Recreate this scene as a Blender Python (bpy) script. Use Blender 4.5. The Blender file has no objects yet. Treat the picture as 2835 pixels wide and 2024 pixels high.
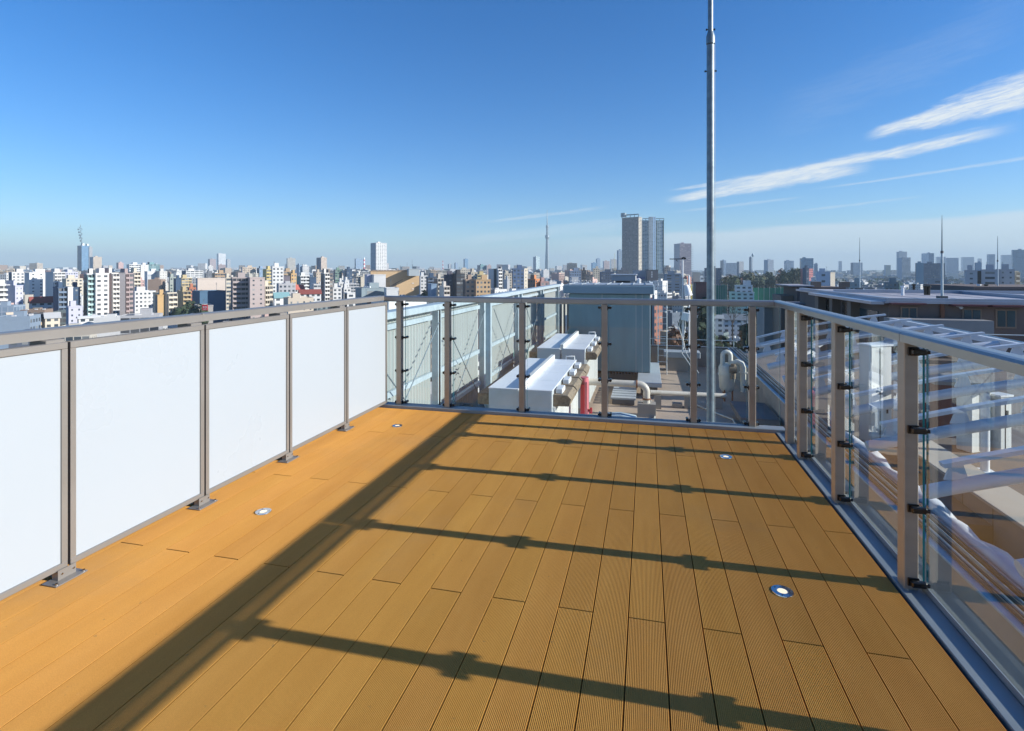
import bpy, math, random
import numpy as np
from mathutils import Vector, Matrix
random.seed(7)
R = math.radians
SC = bpy.context.scene
COL = SC.collection
# ---------------------------------------------------------------- camera model (photo pixels 2835 x 2024)
F = 1516.0; CX = 1417.5; HY = 747.0; EYE = 1.36; YAW = R(13.8)
FW = (-math.sin(YAW), math.cos(YAW)); RT = (math.cos(YAW), math.sin(YAW))
GZ = -42.0
def at_depth(x, y, d):
    u = (x-CX)/F; v = (HY-y)/F
    return Vector((d*(FW[0]+u*RT[0]), d*(FW[1]+u*RT[1]), EYE+v*d))
def at_z(x, y, z): return at_depth(x, y, (z-EYE)*F/(HY-y))
def at_X(x, y, X):
    u = (x-CX)/F; return at_depth(x, y, X/(FW[0]+u*RT[0]))
def at_Y(x, y, Y):
    u = (x-CX)/F; return at_depth(x, y, Y/(FW[1]+u*RT[1]))
def proj(p):
    dep = p[0]*FW[0]+p[1]*FW[1]; lat = p[0]*RT[0]+p[1]*RT[1]
    return CX+F*lat/dep, HY-F*(p[2]-EYE)/dep, dep
def top_z(y, d): return EYE+(HY-y)/F*d
# ---------------------------------------------------------------- materials
MATS = {}
def nt(name):
    m = bpy.data.materials.new(name); m.use_nodes = True
    t = m.node_tree; t.nodes.clear(); MATS[name] = m
    return m, t
class NG:
    """tiny helper for node expressions"""
    def __init__(s, t): s.t = t
    def n(s, ty, **k):
        x = s.t.nodes.new(ty)
        for a, b in k.items(): setattr(x, a, b)
        return x
    def link(s, a, b): s.t.links.new(a, b)
    def put(s, sock, v):
        if hasattr(v, 'links') or isinstance(v, bpy.types.NodeSocket): s.link(v, sock)
        else: sock.default_value = v
    def m(s, op, a, b=0.0, c=0.0, clamp=False):
        x = s.n('ShaderNodeMath', operation=op, use_clamp=clamp)
        s.put(x.inputs[0], a); s.put(x.inputs[1], b); s.put(x.inputs[2], c)
        return x.outputs[0]
    def mix(s, f, a, b, blend='MIX'):
        x = s.n('ShaderNodeMix', data_type='RGBA', blend_type=blend)
        s.put(x.inputs[0], f); s.put(x.inputs[6], a); s.put(x.inputs[7], b)
        return x.outputs[2]
    def noise(s, vec=None, scale=5, detail=3, rough=.5, dist=0):
        x = s.n('ShaderNodeTexNoise'); x.inputs['Scale'].default_value = scale
        x.inputs['Detail'].default_value = detail; x.inputs['Roughness'].default_value = rough
        x.inputs['Distortion'].default_value = dist
        if vec is not None: s.link(vec, x.inputs['Vector'])
        return x.outputs[0]
    def ramp(s, f, lo, hi):
        x = s.n('ShaderNodeMapRange', clamp=True); s.put(x.inputs[0], f)
        s.put(x.inputs[1], lo); s.put(x.inputs[2], hi); return x.outputs[0]
    def smooth(s, f, lo, hi):
        x = s.n('ShaderNodeMapRange', clamp=True, interpolation_type='SMOOTHSTEP'); s.put(x.inputs[0], f)
        s.put(x.inputs[1], lo); s.put(x.inputs[2], hi); return x.outputs[0]
    def out(s, sh, kind='Surface'):
        o = s.n('ShaderNodeOutputMaterial'); s.link(sh, o.inputs[kind])
def c4(c): return (c[0], c[1], c[2], 1)
def pmat(name, col, rough=.6, metal=0, var=.12, vscale=3.0, bump=0, bscale=60, stretch=(1, 1, 1), spec=.5, stain=None, coat=0):
    m, t = nt(name); g = NG(t)
    p = g.n('ShaderNodeBsdfPrincipled')
    tc = g.n('ShaderNodeTexCoord'); mp = g.n('ShaderNodeMapping'); g.link(tc.outputs['Object'], mp.inputs[0])
    mp.inputs['Scale'].default_value = stretch
    n1 = g.noise(mp.outputs[0], vscale, 5, .6)
    f = g.ramp(n1, .3, .7)
    lo = tuple(max(0, c*(1-var)) for c in col); hi = tuple(min(1, c*(1+var)) for c in col)
    c = g.mix(f, c4(lo), c4(hi))
    if stain:
        n2 = g.noise(mp.outputs[0], vscale*.45, 6, .7)
        c = g.mix(g.smooth(n2, .52, .72), c, c4(stain))
    g.link(c, p.inputs['Base Color'])
    rr = g.n('ShaderNodeMapRange'); g.link(n1, rr.inputs[0]); rr.inputs[3].default_value = max(.03, rough-.08); rr.inputs[4].default_value = min(1, rough+.1)
    g.link(rr.outputs[0], p.inputs['Roughness'])
    p.inputs['Metallic'].default_value = metal
    p.inputs['Specular IOR Level'].default_value = spec
    p.inputs['Coat Weight'].default_value = coat
    if bump:
        nb = g.noise(mp.outputs[0], bscale, 4, .6)
        b = g.n('ShaderNodeBump'); b.inputs['Strength'].default_value = bump; b.inputs['Distance'].default_value = .01
        g.link(nb, b.inputs['Height']); g.link(b.outputs[0], p.inputs['Normal'])
    g.out(p.outputs[0]); return m
# ---------------------------------------------------------------- mesh builder
class MB:
    def __init__(s): s.v = []; s.f = []; s.c = []; s.mi = []; s.uv = []; s.mats = []; s.smooth = []
    def mat(s, m):
        if m not in s.mats: s.mats.append(m)
        return s.mats.index(m)
    def face(s, pts, m=None, col=(.5, .5, .5), uv=None, smooth=False):
        b = len(s.v); s.v += [tuple(p) for p in pts]
        s.f.append(tuple(range(b, b+len(pts)))); s.c.append(col); s.mi.append(s.mat(m) if m else 0)
        s.uv.append(uv or [(0, 0)]*len(pts)); s.smooth.append(smooth)
    def verts_faces(s, vs, fs, m=None, smooth=False, col=(.5, .5, .5)):
        b = len(s.v); s.v += [tuple(p) for p in vs]
        for f in fs:
            s.f.append(tuple(i+b for i in f)); s.c.append(col); s.mi.append(s.mat(m) if m else 0)
            s.uv.append([(0, 0)]*len(f)); s.smooth.append(smooth)
    def box(s, x0, x1, y0, y1, z0, z1, m=None, bev=0, col=(.5, .5, .5)):
        if x0 > x1: x0, x1 = x1, x0
        if y0 > y1: y0, y1 = y1, y0
        if z0 > z1: z0, z1 = z1, z0
        if bev <= 0 or min(x1-x0, y1-y0, z1-z0) < 2.2*bev:
            vs = [(x, y, z) for z in (z0, z1) for y in (y0, y1) for x in (x0, x1)]
            s.verts_faces(vs, [(0, 2, 3, 1), (4, 5, 7, 6), (0, 1, 5, 4), (2, 6, 7, 3), (0, 4, 6, 2), (1, 3, 7, 5)], m, False, col)
            return s
        b = bev; X = (x0, x1); Y = (y0, y1); Z = (z0, z1); vs = []; idx = {}
        for i in (0, 1):
            for j in (0, 1):
                for k in (0, 1):
                    sx = b if i == 0 else -b; sy = b if j == 0 else -b; sz = b if k == 0 else -b
                    idx[i, j, k, 0] = len(vs); vs.append((X[i], Y[j]+sy, Z[k]+sz))
                    idx[i, j, k, 1] = len(vs); vs.append((X[i]+sx, Y[j], Z[k]+sz))
                    idx[i, j, k, 2] = len(vs); vs.append((X[i]+sx, Y[j]+sy, Z[k]))
        fs = []
        def q(l, want):
            p = [Vector(vs[i]) for i in l]; n = (p[1]-p[0]).cross(p[2]-p[0])
            fs.append(tuple(l) if n.dot(Vector(want)) > 0 else tuple(reversed(l)))
        for i in (0, 1):
            sg = 2*i-1
            q([idx[i, 0, 0, 0], idx[i, 1, 0, 0], idx[i, 1, 1, 0], idx[i, 0, 1, 0]], (sg, 0, 0))
            q([idx[0, i, 0, 1], idx[1, i, 0, 1], idx[1, i, 1, 1], idx[0, i, 1, 1]], (0, sg, 0))
            q([idx[0, 0, i, 2], idx[1, 0, i, 2], idx[1, 1, i, 2], idx[0, 1, i, 2]], (0, 0, sg))
            for j in (0, 1):
                tg = 2*j-1
                q([idx[i, j, 0, 0], idx[i, j, 1, 0], idx[i, j, 1, 1], idx[i, j, 0, 1]], (sg, tg, 0))
                q([idx[i, 0, j, 0], idx[i, 1, j, 0], idx[i, 1, j, 2], idx[i, 0, j, 2]], (sg, 0, tg))
                q([idx[0, i, j, 1], idx[1, i, j, 1], idx[1, i, j, 2], idx[0, i, j, 2]], (0, sg, tg))
                for k in (0, 1):
                    q([idx[i, j, k, 0], idx[i, j, k, 1], idx[i, j, k, 2]], (sg, tg, 2*k-1))
        s.verts_faces(vs, fs, m, False, col); return s
    def tube(s, pts, r, m=None, n=12, r2=None, cap=True):
        pts = [Vector(p) for p in pts]; N = len(pts)
        rings = []; up = None
        for i, p in enumerate(pts):
            d = (pts[min(i+1, N-1)]-pts[max(i-1, 0)]).normalized()
            if up is None: up = Vector((0, 0, 1)) if abs(d.z) < .9 else Vector((1, 0, 0))
            a = d.cross(up).normalized(); b = d.cross(a).normalized(); up = -b if b.dot(up) < 0 else b
            rr = r if r2 is None else r+(r2-r)*i/(N-1)
            if isinstance(r, (list, tuple)): rr = r[i]
            b = up
            rings.append([p+(a*math.cos(t)+b*math.sin(t))*rr for t in [2*math.pi*k/n for k in range(n)]])
        vs = [v for q in rings for v in q]; fs = []
        for i in range(N-1):
            for k in range(n):
                k2 = (k+1) % n
                fs.append((i*n+k, i*n+k2, (i+1)*n+k2, (i+1)*n+k))
        s.verts_faces(vs, fs, m, True)
        if cap:
            s.verts_faces(rings[0], [tuple(range(n))], m); s.verts_faces(rings[-1], [tuple(range(n-1, -1, -1))], m)
        return s
    def cyl(s, c, r, z0, z1, m=None, n=20, r2=None):
        return s.tube([(c[0], c[1], z0), (c[0], c[1], z1)], r, m, n, r2)
    def beam(s, a, b, w, h, m=None):
        a = Vector(a); b = Vector(b); d = (b-a).normalized()
        side = d.cross(Vector((0, 0, 1)));
        if side.length < .01: side = Vector((1, 0, 0))
        side.normalize(); up = side.cross(d).normalized()
        vs = []
        for p in (a, b):
            for i, j in ((-1, -1), (1, -1), (1, 1), (-1, 1)): vs.append(p+side*(i*w/2)+up*(j*h/2))
        s.verts_faces(vs, [(0, 1, 2, 3), (7, 6, 5, 4), (0, 4, 5, 1), (1, 5, 6, 2), (2, 6, 7, 3), (3, 7, 4, 0)], m)
        return s
    def build(s, name, material=None, parent=None):
        me = bpy.data.meshes.new(name); me.from_pydata(s.v, [], s.f)
        if material is not None: s.mats = [material]; s.mi = [0]*len(s.f)
        for m in s.mats: me.materials.append(m)
        me.polygons.foreach_set('material_index', s.mi)
        me.polygons.foreach_set('use_smooth', s.smooth)
        if any(m.get('city') for m in s.mats):
            ca = me.color_attributes.new('Col', 'FLOAT_COLOR', 'CORNER')
            d = []
            for f, c in zip(s.f, s.c): d += [c[0], c[1], c[2], 1]*len(f)
            ca.data.foreach_set('color', d)
            ul = me.uv_layers.new(name='UVMap'); d = []
            for u in s.uv:
                for a in u: d += [a[0], a[1]]
            ul.data.foreach_set('uv', d)
        me.update(); o = bpy.data.objects.new(name, me); COL.objects.link(o)
        if parent is not None: o.parent = parent; o.matrix_parent_inverse = parent_inv(parent)
        return o
def parent_inv(p):
    if p.type != 'EMPTY': return Matrix.Identity(4)
    return Matrix.LocRotScale(p.location, p.rotation_euler, None).inverted()
def tag(o, label, cat, group=None, kind=None):
    if label: o['label'] = label
    if cat: o['category'] = cat
    if group: o['group'] = group
    if kind: o['kind'] = kind
    return o
def thing(name, label, cat, loc=(0, 0, 0), group=None, rz=0):
    o = bpy.data.objects.new(name, None); COL.objects.link(o); o.location = loc; o.rotation_euler = (0, 0, rz)
    o.empty_display_size = .2
    return tag(o, label, cat, group)
def struct(name, mb, m=None):
    o = mb.build(name, m); o['kind'] = 'structure'; return o
def part(name, mb, m, parent, label=None):
    o = mb.build(name, m, parent)
    if label: o['label'] = label
    return o
# ---------------------------------------------------------------- materials of the place
def deck_mat():
    m, t = nt('deck'); g = NG(t)
    p = g.n('ShaderNodeBsdfPrincipled'); tc = g.n('ShaderNodeTexCoord')
    sx = g.n('ShaderNodeSeparateXYZ'); g.link(tc.outputs['Object'], sx.inputs[0]); x = sx.outputs[0]
    at = g.n('ShaderNodeAttribute', attribute_name='Col')
    mp = g.n('ShaderNodeMapping'); g.link(tc.outputs['Object'], mp.inputs[0]); mp.inputs['Scale'].default_value = (6, 1, 1)
    n1 = g.noise(mp.outputs[0], 1.5, 5, .6)
    n2 = g.noise(tc.outputs['Object'], 260, 2, .5)
    base = g.mix(g.ramp(n1, .3, .7), (.535, .252, .048, 1), (.605, .30, .064, 1))
    base = g.mix(.75, base, g.mix(1.0, base, at.outputs['Color'], 'MULTIPLY'))
    base = g.mix(g.ramp(n2, .35, .75), base, g.mix(1.0, base, (.84, .82, .8, 1), 'MULTIPLY'))
    dirt = g.noise(tc.outputs['Object'], .9, 7, .7)
    base = g.mix(g.m('MULTIPLY', g.smooth(dirt, .50, .72), .30), base, (.33, .20, .09, 1))
    scuff = g.noise(mp.outputs[0], 9, 6, .75)
    base = g.mix(g.m('MULTIPLY', g.smooth(scuff, .60, .78), .30), base, (.66, .44, .20, 1))
    spots = g.noise(tc.outputs['Object'], 34, 2, .5)
    base = g.mix(g.m('MULTIPLY', g.smooth(spots, .72, .80), .5), base, (.16, .10, .05, 1))
    g.link(base, p.inputs['Base Color']); p.inputs['Roughness'].default_value = .62
    p.inputs['Specular IOR Level'].default_value = .22
    g.out(p.outputs[0]); m['city'] = 1; return m
def glass_mat(name, tint=(.86, .95, .95), ior=1.5, rough=0.0, dust=.03):
    m, t = nt(name); g = NG(t)
    tr = g.n('ShaderNodeBsdfTransparent'); tr.inputs[0].default_value = c4(tint)
    gl = g.n('ShaderNodeBsdfGlossy'); gl.inputs['Roughness'].default_value = rough; gl.inputs[0].default_value = (1, 1, 1, 1)
    fr = g.n('ShaderNodeFresnel'); gg = g.n('ShaderNodeNewGeometry'); fr.inputs[0].default_value = ior
    a = g.n('ShaderNodeMixShader'); g.link(g.m('MULTIPLY', g.m('MULTIPLY', fr.outputs[0], 1.5, clamp=True), g.m('SUBTRACT', 1.0, gg.outputs['Backfacing'])), a.inputs[0])  # both reflections of the thin pane are taken at its entry face
    g.link(tr.outputs[0], a.inputs[1]); g.link(gl.outputs[0], a.inputs[2])
    df = g.n('ShaderNodeBsdfDiffuse'); df.inputs[0].default_value = (.7, .75, .75, 1)
    tc = g.n('ShaderNodeTexCoord'); n = g.noise(tc.outputs['Object'], 3, 6, .7)
    b = g.n('ShaderNodeMixShader'); g.link(g.m('MULTIPLY', g.smooth(n, .4, .75), dust), b.inputs[0])
    g.link(a.outputs[0], b.inputs[1]); g.link(df.outputs[0], b.inputs[2])
    g.out(b.outputs[0]); return m
def facade(name, mode):
    m, t = nt('facade_'+name); g = NG(t)
    p = g.n('ShaderNodeBsdfPrincipled')
    at = g.n('ShaderNodeAttribute', attribute_name='Col'); col = at.outputs['Color']
    uv = g.n('ShaderNodeUVMap', uv_map='UVMap'); sp = g.n('ShaderNodeSeparateXYZ'); g.link(uv.outputs[0], sp.inputs[0])
    U, V = sp.outputs[0], sp.outputs[1]
    fu, fv = g.m('FRACT', U), g.m('FRACT', V); iu, iv = g.m('FLOOR', U), g.m('FLOOR', V)
    cb = g.n('ShaderNodeCombineXYZ'); g.link(iu, cb.inputs[0]); g.link(iv, cb.inputs[1])
    wn = g.n('ShaderNodeTexWhiteNoise', noise_dimensions='2D'); g.link(cb.outputs[0], wn.inputs['Vector']); rnd = wn.outputs['Value']
    def rng(x, a, b): return g.m('MULTIPLY', g.m('GREATER_THAN', x, a), g.m('LESS_THAN', x, b))
    geo = g.n('ShaderNodeNewGeometry'); gs = g.n('ShaderNodeSeparateXYZ'); g.link(geo.outputs['Normal'], gs.inputs[0])
    tc = g.n('ShaderNodeTexCoord'); nz = g.noise(tc.outputs['Object'], .08, 5, .7); nz2 = g.noise(tc.outputs['Object'], .9, 4, .6)
    if mode == 'plain': mask = None
    elif mode == 'win': mask = g.m('MULTIPLY', rng(fu, .22, .76), rng(fv, .32, .78))
    elif mode == 'small': mask = g.m('MULTIPLY', rng(fu, .36, .62), rng(fv, .38, .72))
    elif mode == 'band': mask = g.m('MULTIPLY', rng(fu, .06, .94), rng(fv, .42, .92))
    elif mode == 'balc':
        mask = g.m('MULTIPLY', rng(fu, .05, .95), rng(fv, .42, .96))
    elif mode == 'rail':
        mask = g.m('MULTIPLY', rng(fu, .04, .96), rng(fv, .30, .97))
    elif mode == 'glass': mask = g.m('MULTIPLY', rng(fu, .06, .96), rng(fv, .08, .97))
    wall = g.mix(g.ramp(nz, .3, .7), g.mix(1.0, col, (.9, .9, .9, 1), 'MULTIPLY'), col)
    wall = g.mix(g.m('MULTIPLY', g.smooth(nz2, .5, .8), .25), wall, g.mix(1.0, wall, (.72, .70, .68, 1), 'MULTIPLY'))
    if mask is None:
        g.link(wall, p.inputs['Base Color']); p.inputs['Roughness'].default_value = .8
    else:
        if mode == 'glass':
            gc = g.mix(rnd, g.mix(1.0, col, (.55, .6, .65, 1), 'MULTIPLY'), col); fc = g.mix(.5, col, (.5, .52, .55, 1))
        elif mode in ('balc', 'rail'):
            gc = g.mix(rnd, (.03, .035, .045, 1), (.13, .13, .13, 1)); fc = wall  # dark bands: balcony windows plus recess shade put into the colour
        else:
            gc = g.mix(g.m('POWER', rnd, 3.0), (.035, .05, .065, 1), (.30, .31, .30, 1)); fc = wall
        c = g.mix(mask, fc, gc); g.link(c, p.inputs['Base Color'])
        rr = g.m('SUBTRACT', .8, g.m('MULTIPLY', mask, .66 if mode == 'glass' else .5)); g.link(rr, p.inputs['Roughness'])
    g.out(p.outputs[0]); m['city'] = 1; return m
M = {}
M['deck'] = deck_mat()
for k, md in (('p', 'plain'), ('w', 'win'), ('s', 'small'), ('b', 'band'), ('B', 'balc'), ('r', 'rail'), ('g', 'glass')): M['f_'+k] = facade(md, md)
M['void'] = pmat('dark_void', (.02, .017, .015), .9)
M['bronze'] = pmat('bronze_anodised', (.36, .305, .24), .40, .35, .07, 2, .05, 300, (1, 1, 8))
M['railtop'] = pmat('rail_anodised', (.36, .34, .325), .30, .75, .05, 1.2, .04, 300, (4, 1, 4))
M['sill'] = pmat('sill_metal', (.25, .27, .28), .5, .25, .1, 3, .05, 200)
M['leftrail'] = pmat('champagne_anodised', (.29, .265, .235), .38, .4, .06, 2, .03, 200)
M['clamp'] = pmat('dark_clamp', (.06, .055, .05), .3, .9, .1, 20)
M['panel'] = pmat('frosted_white', (.385, .422, .45), .28, 0, .012, .7, 0, spec=.4, coat=.15)
M['glass'] = glass_mat('clear_glass', (.945, .978, .978), dust=.012); M['glass_edge'] = pmat('glass_edge', (.02, .17, .18), .15, 0, .2, 8)
M['steel'] = pmat('galvanised', (.20, .25, .275), .40, .35, .22, 9, .12, 40, stain=(.15, .19, .21))
M['galv_light'] = pmat('galvanised_light', (.42, .50, .53), .48, .2, .12, 4, .1, 60, stain=(.35, .42, .44))
M['sheet'] = pmat('corrugated_sheet', (.39, .43, .41), .5, .0, .04, 1.2, 0, stain=(.375, .41, .385))
M['white'] = pmat('white_paint', (.74, .75, .75), .4, 0, .05, 2, 0, stain=(.62, .62, .59))
M['whitetop'] = pmat('white_unit_top', (.80, .81, .82), .35, 0, .04, 2)
M['unitside'] = pmat('unit_side', (.50, .53, .54), .42, 0, .05, 1.2, stain=(.45, .48, .47))
M['unitlit'] = pmat('unit_sunlit', (.72, .71, .66), .45, 0, .1, 3, stretch=(1, 1, .15), stain=(.60, .58, .5))  # lighter sunlit copy of unit_side, the light put into the colour
M['encl'] = pmat('enclosure_grey', (.17, .275, .31), .33, .1, .12, .7, .02, 4, stretch=(3, 1, .5), stain=(.19, .265, .27))
M['enclcap'] = pmat('enclosure_cap', (.19, .275, .33), .4, .1, .07, .8)
M['encltop'] = pmat('enclosure_top', (.36, .40, .42), .5, .1, .1, .6)
M['insul'] = pmat('insulation', (.23, .18, .125), .9, 0, .4, 14, 1.0, 30)
M['red'] = pmat('red_paint', (.42, .015, .03), .4, 0, .1, 3)
M['pink'] = pmat('pale_red', (.62, .17, .19), .5, 0, .12, 3)  # paler red than the cabinet door
M['floor'] = pmat('roof_membrane', (.44, .33, .245), .85, 0, .12, .55, .3, 30, stain=(.37, .275, .205))
M['floordark'] = pmat('roof_membrane_old', (.17, .14, .115), .9, 0, .25, .7, .3, 30)
M['conc'] = pmat('concrete', (.34, .31, .27), .85, 0, .12, .9, .3, 30, stain=(.26, .235, .20))
M['concd'] = pmat('concrete_dark', (.16, .155, .145), .85, 0, .15, .9, .3, 30)
M['slab'] = pmat('slab_grey', (.40, .42, .43), .6, 0, .08, 1)
M['slabside'] = pmat('slab_side', (.09, .105, .12), .6, 0, .08, 1)
M['pergola'] = pmat('pergola_white', (.58, .61, .64), .35, 0, .06, 1.4, spec=.5, stain=(.56, .585, .61))
M['beige'] = pmat('beige_coping', (.50, .44, .36), .75, 0, .08, .8, stain=(.42, .37, .30))
M['greywall'] = pmat('grey_panel', (.27, .265, .255), .7, 0, .08, .8)
M['terrace'] = pmat('terrace_tiles', (.20, .165, .14), .8, 0, .15, .8, stain=(.15, .125, .11))
M['plank'] = pmat('dark_planks', (.17, .10, .06), .7, 0, .35, 2, 0, stretch=(.3, 7, 1))
M['membrane'] = pmat('white_sheet', (.55, .57, .60), .45, 0, .12, 3, .4, 12)
M['cream_pipe'] = pmat('cream_pipe', (.62, .56, .47), .42, 0, .08, 3, stain=(.5, .44, .35))
M['ivory'] = pmat('ivory_vessel', (.66, .63, .53), .42, 0, .08, 2, stain=(.5, .46, .36))
M['brownwall'] = pmat('brown_render', (.165, .125, .105), .85, 0, .10, .35, stain=(.135, .10, .085))
M['tanwall'] = pmat('tan_render', (.27, .20, .15), .85, 0, .1, .4)
M['roofmetal'] = pmat('roof_metal', (.34, .38, .46), .3, .6, .15, .25)
M['roofflat'] = pmat('roof_flat', (.36, .35, .37), .8, 0, .2, .2, stain=(.26, .25, .27))
M['maroon'] = pmat('maroon_awning', (.14, .05, .05), .7)
M['winglass'] = pmat('window_glass', (.045, .08, .09), .12, 0, .4, .7)
M['loggiashade'] = pmat('loggia_shade', (.018, .016, .015), .25)
M['rust'] = pmat('rust', (.25, .11, .06), .85, 0, .3, 3)
M['green_net'] = pmat('green_net', (.02, .17, .105), .8, 0, .2, .05)
M['bark'] = pmat('bark', (.09, .07, .055), .9, 0, .3, 3)
for k, c in (('leaf_dark', (.030, .050, .022)), ('leaf', (.062, .085, .032)), ('leaf_red', (.16, .085, .055)), ('leaf_olive', (.10, .095, .04))):
    M[k] = pmat(k, c, .8, 0, .5, .5)
M['yellow'] = pmat('yellow_paint', (.6, .5, .1), .5)
M['redsign'] = pmat('red_sign', (.55, .02, .03), .5, 0, .03); M['whitesign'] = pmat('white_sign', (.8, .8, .8), .5, 0, .02)
M['bluesign'] = pmat('blue_sign', (.03, .07, .30), .5, 0, .03)
M['wire'] = pmat('cable_grey', (.5, .5, .48), .5); M['blackwire'] = pmat('cable_black', (.03, .03, .03), .5)
m_, t_ = nt('deck_lamp_lens'); g_ = NG(t_); p_ = g_.n('ShaderNodeBsdfPrincipled'); p_.inputs['Base Color'].default_value = (.85, .72, .5, 1)
p_.inputs['Roughness'].default_value = .35; p_.inputs['Emission Color'].default_value = (1, .8, .5, 1); p_.inputs['Emission Strength'].default_value = .35
g_.out(p_.outputs[0]); M['lens'] = m_
M['chrome'] = pmat('chrome', (.55, .57, .6), .12, 1, .03)
def ground_mat():
    m, t = nt('ground_city'); g = NG(t); p = g.n('ShaderNodeBsdfPrincipled'); tc = g.n('ShaderNodeTexCoord')
    v = g.n('ShaderNodeTexVoronoi'); v.inputs['Scale'].default_value = .03; g.link(tc.outputs['Object'], v.inputs['Vector'])
    n = g.noise(tc.outputs['Object'], .02, 6, .7)
    c = g.mix(g.ramp(n, .35, .7), (.07, .068, .066, 1), (.15, .14, .125, 1))
    c = g.mix(g.smooth(g.noise(tc.outputs['Object'], .006, 5, .6), .55, .62), c, (.05, .065, .035, 1))
    c = g.mix(.25, c, v.outputs['Color'], 'MULTIPLY')
    g.link(c, p.inputs['Base Color']); p.inputs['Roughness'].default_value = .9; g.out(p.outputs[0]); return m
M['ground'] = ground_mat()
M['tank_green'] = pmat('tank_green', (.06, .42, .30), .5)
# ================================================================= the deck
XL, XR, YF = -2.62, 1.045, 4.95
PW = .138; GAP = .004
def board(mb, x0, x1, y0, y1, c):
    # reeded composite board: real ridges and grooves along its length
    n = 24; p = (x1-x0)/n; pr = [(x0, -.024)]
    for i in range(n):
        q = x0+i*p; pr += [(q+p*.02, -.0004), (q+p*.08, 0), (q+p*.50, 0), (q+p*.57, -.0007), (q+p*.64, -.0024), (q+p*.94, -.0024)]
    pr[-1] = (x1-.0002, -.0008); pr.append((x1, -.024)); m = len(pr)
    vs = [(x, y0, z) for x, z in pr]+[(x, y1, z) for x, z in pr]
    mb.verts_faces(vs, [(i, i+1, m+i+1, m+i) for i in range(m-1)]+[tuple(range(m-1, -1, -1)), tuple(range(m, 2*m))], M['deck'], False, c)
mb = MB(); rb = random.Random(3)
k0 = -19
for k in range(k0, 9):
    x0 = -.066+k*PW; x1 = x0+PW-GAP
    if x0 >= XR-.02: continue
    x1 = min(x1, XR-.004)
    if x0 < XL-.1: continue
    ys = [-3.0]; y = 2.19-6 if k % 2 == 0 else 3.16-6
    while y < YF: 
        if y > -2.9: ys.append(y)
        y += 2.0
    ys.append(YF-.004)
    for a, b in zip(ys[:-1], ys[1:]):
        s = rb.uniform(.91, 1.06); c = (s, s*rb.uniform(.97, 1.01), s*rb.uniform(.92, 1.02))
        board(mb, x0, x1, a+.003, b-.003, c)
struct('deck_floor', mb)
mb = MB(); mb.box(XL-.1, XR+.02, -3, YF+.02, -.35, -.03); struct('deck_base', mb, M['void'])
# deck lamps
for (x, y, rr, lab) in ((729, 1417, .042, 'round metal deck lamp nearest the white panels, in the sunlit strip'),
                        (1100, 1179, .042, 'round metal deck lamp near the far left corner of the deck'),
                        (2010, 1265, .042, 'round metal deck lamp crossed by a shadow near the far right corner'),
                        (2166, 1638, .043, 'round metal deck lamp in front, with a blue rim beside the right railing')):
    c = at_z(x, y, 0.0)
    t = thing('deck_lamp', lab, 'deck lamp', (c.x, c.y, 0), 'round lamps set flush in the deck')
    def ring(r0, z0, r1, z1, mb, n=32):
        for i in range(n):
            a, b = 2*math.pi*i/n, 2*math.pi*(i+1)/n
            mb.face([(c.x+r0*math.cos(a), c.y+r0*math.sin(a), z0), (c.x+r1*math.cos(a), c.y+r1*math.sin(a), z1),
                     (c.x+r1*math.cos(b), c.y+r1*math.sin(b), z1), (c.x+r0*math.cos(b), c.y+r0*math.sin(b), z0)], smooth=True)
    m1 = MB(); ring(rr+.001, .0005, rr, .004, m1); ring(rr, .004, rr*.52, .0045, m1); ring(rr*.52, .0045, rr*.46, .0025, m1); part('rim', m1, M['chrome'], t)
    m2 = MB(); m2.cyl((c.x, c.y), rr*.46, .001, .003, n=28); part('lens', m2, M['lens'], t)
    for a in (0.3, 2.4, 4.5):
        m3 = MB(); m3.cyl((c.x+rr*.76*math.cos(a), c.y+rr*.76*math.sin(a)), .0028, .0046, .0058, n=8); part('screw', m3, M['clamp'], t)
# ================================================================= right and far glass railings
RH = 1.10
def clamp(px, py, z, sx, sy, post):
    """sx, sy: direction in which the clamp arm reaches the glass"""
    mb = MB()
    if sy == 0:   # right railing: plates on both faces of the post, arms reaching outward to the panes
        for q, e in ((py, -1), (py+.066, 1)):
            mb = MB(); mb.box(px+.012, px+.056, q, q+e*.006, z-.018, z+.018, bev=.002)
            mb.box(px+.018, px+.076, q+e*.0062, q+e*.030, z-.013, z+.013, bev=.005); mb.tube([(px+.07, q+e*.018, z), (px+.0865, q+e*.024, z)], .008, n=10)
            part('clamp', mb, M['clamp'], post)
        return
    else:
        mb.tube([(px-.02*sx, py-.012, z), (px+.02*sx, py-.012, z)], .010, n=10)
        mb.tube([(px+.02*sx, py-.03, z), (px+.02*sx, py+.03, z)], .0145, n=14)
        mb.tube([(px+.02*sx, py-.034, z), (px+.02*sx, py-.030, z)], .008, n=10)
    part('clamp', mb, M['clamp'], post)
CZ = (1.015, .685, .352, .04)
tr = thing('glass_railing', 'right glass railing with bronze posts and sloping round-edged top rail along the deck', 'railing', (1.09, 0, 0), 'glass railings of the deck')
PX = 1.062
posts = [4.65, 4.30, 3.535, 2.655, 1.775, .895, .015, -.865, -1.745]
ends = [YF+.06]+posts[2:]+[-2.6]
for i, y in enumerate(posts):
    mb = MB(); mb.box(PX, PX+.054, y, y+.066, -.12, RH-.036, bev=.003); po = part('post', mb, M['bronze'], tr)
    if i > 0:
        for z in CZ: clamp(PX, y, z, 1, 0, po)
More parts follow.
